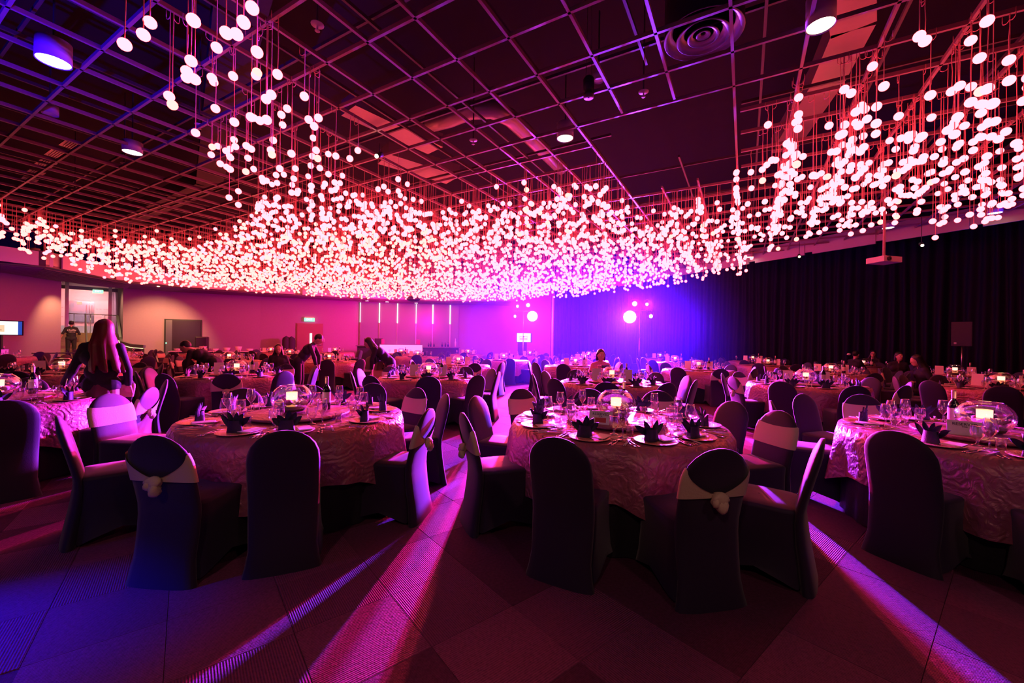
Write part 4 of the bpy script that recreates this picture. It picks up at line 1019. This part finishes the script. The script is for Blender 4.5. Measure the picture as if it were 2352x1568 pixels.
def human(label, loc, rz, lean=0, twist=0, nod=0, turn=0, sit=False, arms=None, hair='short', hairm='hairb', top='clothb', low='clothb', skirt=None, scale=1.0,
          face=False, sleeve=.95, vox=.012, extra=None, glasses=False):
    t = thing('person', label, 'person', loc, rz); t.scale = (scale,)*3
    pz = .52 if sit else .93
    P = Vector((0, 0, pz)); Rl = Matrix.Rotation(-rad(lean), 4, 'X') @ Matrix.Rotation(rad(twist), 4, 'Z')
    def up(x, y, z): return P+(Rl @ Vector((x, y, z)))
    shL, shR, nk, hd = up(-.158, 0, .475), up(.158, 0, .475), up(0, .005, .55), None
    Rh = Matrix.Rotation(-rad(lean*.7+nod), 4, 'X') @ Matrix.Rotation(rad(turn+twist), 4, 'Z')
    hc = nk+(Rl @ Vector((0, .01, .06)))+(Rh @ Vector((0, .015, .085)))
    hp = lambda x, y, z: hc+(Rh @ Vector((x, y, z)))
    TH = Matrix.Translation(hc) @ Rh
    body = [(up(-.07, 0, .02), up(.07, 0, .02), .105, .105), (up(-.05, 0, .18), up(.05, 0, .18), .10, .10), (up(-.08, 0, .36), up(.08, 0, .36), .108, .108), (up(0, 0, 0), up(0, 0, .38), .11, .115),
            (shL, shR, .046, .046), (shL, nk+(Rl @ Vector((0, 0, -.01))), .040, .040), (shR, nk+(Rl @ Vector((0, 0, -.01))), .040, .040), (up(0, 0, .46), nk, .06, .052), (nk, hc+(Rh @ Vector((0, -.02, -.05))), .050, .05)]
    cloth = [(p, q, r+.012, s+.012) for p, q, r, s in body[:7]]+[(up(0, 0, .44), up(0, 0, .49), .082, .062)]
    arms = arms or {}
    fore = []
    for sd, sh in ((-1, shL), (1, shR)):
        el, ha = arms.get(sd, ((sd*.24, -.02, .22), (sd*.25, .08, -.02)))
        el, ha = up(*el), up(*ha)
        body += [(sh, el, .043, .036), (el, ha, .038, .025)]+hand_caps(ha, el, -sd)
        cloth.append((sh, el, .054, .047))
        if sleeve > .6: cloth.append((el, el.lerp(ha, (sleeve-.5)*2*.9), .050, .040))
    legc = []
    for sd in (-1, 1):
        hipv = P+Vector((sd*.085, 0, -.02))
        if sit: kn, an = Vector((sd*.11, .42, .50)), Vector((sd*.12, .40, .09))
        else: kn, an = Vector((sd*.10, .03, .50)), Vector((sd*.105, -.02, .09))
        body += [(hipv, kn, .082, .055), (kn, an, .055, .037), (an+Vector((0, -.03, -.04)), an+Vector((sd*.01, .15, -.055)), .035, .028)]
        legc += [(hipv, kn, .094, .068), (kn, an+Vector((0, 0, .02)), .068, .055)]
    ell = [(None, (.077, .096, .108), TH), (None, (.058, .070, .062), TH @ Matrix.Translation((0, .022, -.068))), (None, (.012, .016, .026), TH @ Matrix.Translation((0, .098, -.012))),
           (None, (.018, .014, .010), TH @ Matrix.Translation((0, .092, -.055))), (None, (.010, .018, .030), TH @ Matrix.Translation((-.079, 0, -.01))), (None, (.010, .018, .030), TH @ Matrix.Translation((.079, 0, -.01)))]
    blob('body', body, M['skin'], t, vox*.62, 2, .4, ell)
    blob('top_garment', cloth, M[top], t, vox, 2, .4)
    if skirt:
        c = []
        for k in range(8):
            a = 2*pi*k/8; c.append((P+Vector((.07*cos(a), .06*sin(a), .02)), P+Vector((.12*cos(a), .10*sin(a)+(.22 if sit else 0), -.40 if not sit else -.03)), .065, .055))
        blob('skirt', c, M[skirt], t, vox*1.2, 4, .4)
    else: blob('trousers', legc, M[low], t, vox, 2, .4)
    for sd in (-1, 1):
        ft = Vector((sd*.11, .06 if not sit else .44, .035)); b = MB(); b.sph((0, 0, 0), (.045, .13, .045), 10, 6, 0, Matrix.Translation(ft+Vector((0, 0, .01)))); b.obj('shoe', M['black'], t, True)
    he = [(None, (.086, .102, .106), TH @ Matrix.Translation((0, -.022, .028)))]; hcaps = []
    if hair == 'long':
        for k in range(15):
            a = pi-.25+(pi+.5)*(k/14); x0, y0 = .066*cos(a), -.02+.080*sin(a); jx = .012*sin(k*2.3)
            top_ = TH @ Vector((x0*.8, y0*.8, .055)); sid = TH @ Vector((x0*1.05, y0*1.05, -.06)); mid = TH @ Vector((x0*1.7+jx+.01, y0*1.3-.01, -.20)); end = Vector((mid.x+(mid.x-hc.x)*.45+.03, mid.y-.03-.01*(k % 3), mid.z-.31-.02*sin(k*1.7)))
            hcaps += [(top_, sid, .036, .030), (sid, mid, .030, .030), (mid, end, .032, .022)]
    elif hair == 'bun': hcaps = [(TH @ Vector((0, -.10, .03)), TH @ Vector((0, -.12, .0)), .035, .03)]
    elif hair == 'bob': hcaps = [(TH @ Vector((x, -.02, .02)), TH @ Vector((x*1.1, -.02, -.10)), .035, .03) for x in (-.07, .07)]+[(TH @ Vector((0, -.08, .0)), TH @ Vector((0, -.09, -.10)), .05, .04)]
    blob('hair', hcaps, M[hairm], t, vox*.8, 16 if hair == 'long' else 4, .6, he)
    if face:
        for sd in (-1, 1):
            b = MB(); b.sph((0, 0, 0), .0115, 10, 8, 0, TH @ Matrix.Translation((sd*.030, .083, .008))); b.obj('eye', M['paper'], t, True)
            b = MB(); b.sph((0, 0, 0), (.006, .004, .006), 8, 6, 0, TH @ Matrix.Translation((sd*.030, .094, .008))); b.obj('pupil', M['ink'], t, True)
            b = MB(); b.sph((0, 0, 0), (.017, .006, .004), 8, 5, 0, TH @ Matrix.Translation((sd*.030, .088, .030))); b.obj('eyebrow', M[hairm], t, True)
        b = MB(); b.sph((0, 0, 0), (.022, .008, .007), 10, 6, 0, TH @ Matrix.Translation((0, .095, -.052))); b.obj('mouth', M['inkred'], t, True)
    if glasses:
        b = MB()
        for sd in (-1, 1): b.tube([TH @ Vector((sd*.032+.024*cos(q), .104, .006+.017*sin(q))) for q in [2*pi*i/12 for i in range(13)]], .0022, 4)
        b.obj('spectacles', M['ink'], t)
    return t
woman = human('standing woman with long auburn hair, dark jacket and floral skirt, back to the camera', (-4.78, 4.75, 0), rad(20), twist=6, turn=48, nod=8, hair='long', hairm='hairr', top='clothb', skirt='pattern', scale=.955, vox=.011,
      arms={-1: ((-.27, .02, .20), (-.40, .14, .0)), 1: ((.24, -.01, .20), (.22, .10, -.02))}, face=True)
x, y, z = E(.75, -.72, .324)
man = human('man in black printed polo shirt climbing the entrance stairs, back to the camera', (x, y, .324), rad(48), arms={-1: ((-.26, -.05, .23), (-.34, .02, .0)), 1: ((.26, -.02, .22), (.22, .22, .20))}, sleeve=.4, scale=1.06, vox=.014)
text_mesh('Ooffle', .11, M['paper'], 'shirt_print', man, (0, -.125, 1.32), (pi/2, 0, 0), .002, .3)
text_mesh('event crew', .045, M['paper'], 'shirt_print', man, (.02, -.125, 1.24), (pi/2, 0, 0), .002)
human('staff man in black bending forward over a table near the dark door', (-6.35, 8.75, 0), rad(98), lean=62, nod=-10, turn=10, arms={-1: ((-.22, .28, .36), (-.15, .46, .22)), 1: ((.22, .26, .38), (.16, .45, .25))}, face=True, sleeve=.4)
w4 = human('seated woman in a pink dress holding up a phone towards the camera', (1.90, 8.72, 0), rad(184), sit=True, turn=0, nod=4, hair='bob', top='clothp', skirt='clothp', face=True, sleeve=.3,
      arms={-1: ((-.26, .12, .26), (-.10, .34, .42)), 1: ((.27, .14, .28), (.14, .36, .43))}, scale=1.0)
ph = thing('phone', 'dark phone held up by the seated woman in pink', 'phone', (1.90, 8.24, .985), rad(4))
b = MB(); b.box((0, 0, 0), (.155, .009, .078)); o = b.obj('phone_body', M['ink'], ph); bv = o.modifiers.new('b', 'BEVEL'); bv.width = .003
b = MB(); b.lathe([(.008, 0), (.001, .001)], 10, 0, Matrix.Translation((.05, -.0048, .02)) @ Matrix.Rotation(pi/2, 4, 'X')); b.obj('camera_lens', M['steel'], ph)
human('seated woman with a white hair clip in profile, leftmost of the guests by the curtain', (11.0, 13.1, 0), rad(-75), sit=True, turn=0, lean=6, hair='bun', face=True, arms={-1: ((-.2, .2, .25), (-.08, .36, .26)), 1: ((.2, .2, .25), (.08, .36, .26))})
c_ = thing('hair_clip', 'white clip in the hair of the seated woman in profile', 'clip', (10.86, 13.12, 1.22)); b = MB(); b.grid(lump((0, 0, 0), (.05, .05, .035), 1), 10, 6, closed=True); b.obj('bow', M['paper'], c_, True)
human('seated woman with spectacles facing the camera before the curtain', (13.35, 15.05, 0), rad(140), sit=True, lean=4, hair='long', face=True, glasses=True, arms={-1: ((-.22, .15, .22), (-.05, .33, .3)), 1: ((.22, .15, .22), (.2, .35, .28))})
human('seated young person in black looking left, by the right tables', (10.9, 11.5, 0), rad(150), sit=True, lean=5, turn=20, hair='bob', face=True)
human('seated guest in black seen from the side, rightmost of the guests', (9.05, 8.85, 0), rad(70), sit=True, lean=14, nod=8, hair='long')
human('dark dressed person bending over a table left of the lit bar', (-2.95, 9.9, 0), rad(110), lean=48, nod=-8, hair='long', skirt='clothb', arms={-1: ((-.2, .25, .36), (-.12, .42, .2)), 1: ((.2, .25, .36), (.12, .42, .2))})
human('dark dressed person leaning over a table below the wooden door', (-5.15, 9.85, 0), rad(-80), lean=38, nod=5, hair='short', top='clothg', arms={-1: ((-.2, .25, .33), (-.12, .4, .18)), 1: ((.2, .25, .33), (.12, .4, .18))})
human('person in dark clothes seated left of the wooden door tables', (-5.9, 10.3, 0), rad(200), sit=True, hair='long', top='clothg', skirt='clothb')

# ------------------------------------------------------------------ thin stage haze in the far half of the hall
b = MB(); b.box((5.0, 18.8, 2.2), (17, 15, 4.5)); hz = b.obj('stage_haze', HAZE); tag(hz, 'thin stage haze in front of the light stands and the far curtain', 'haze', kind='stuff')
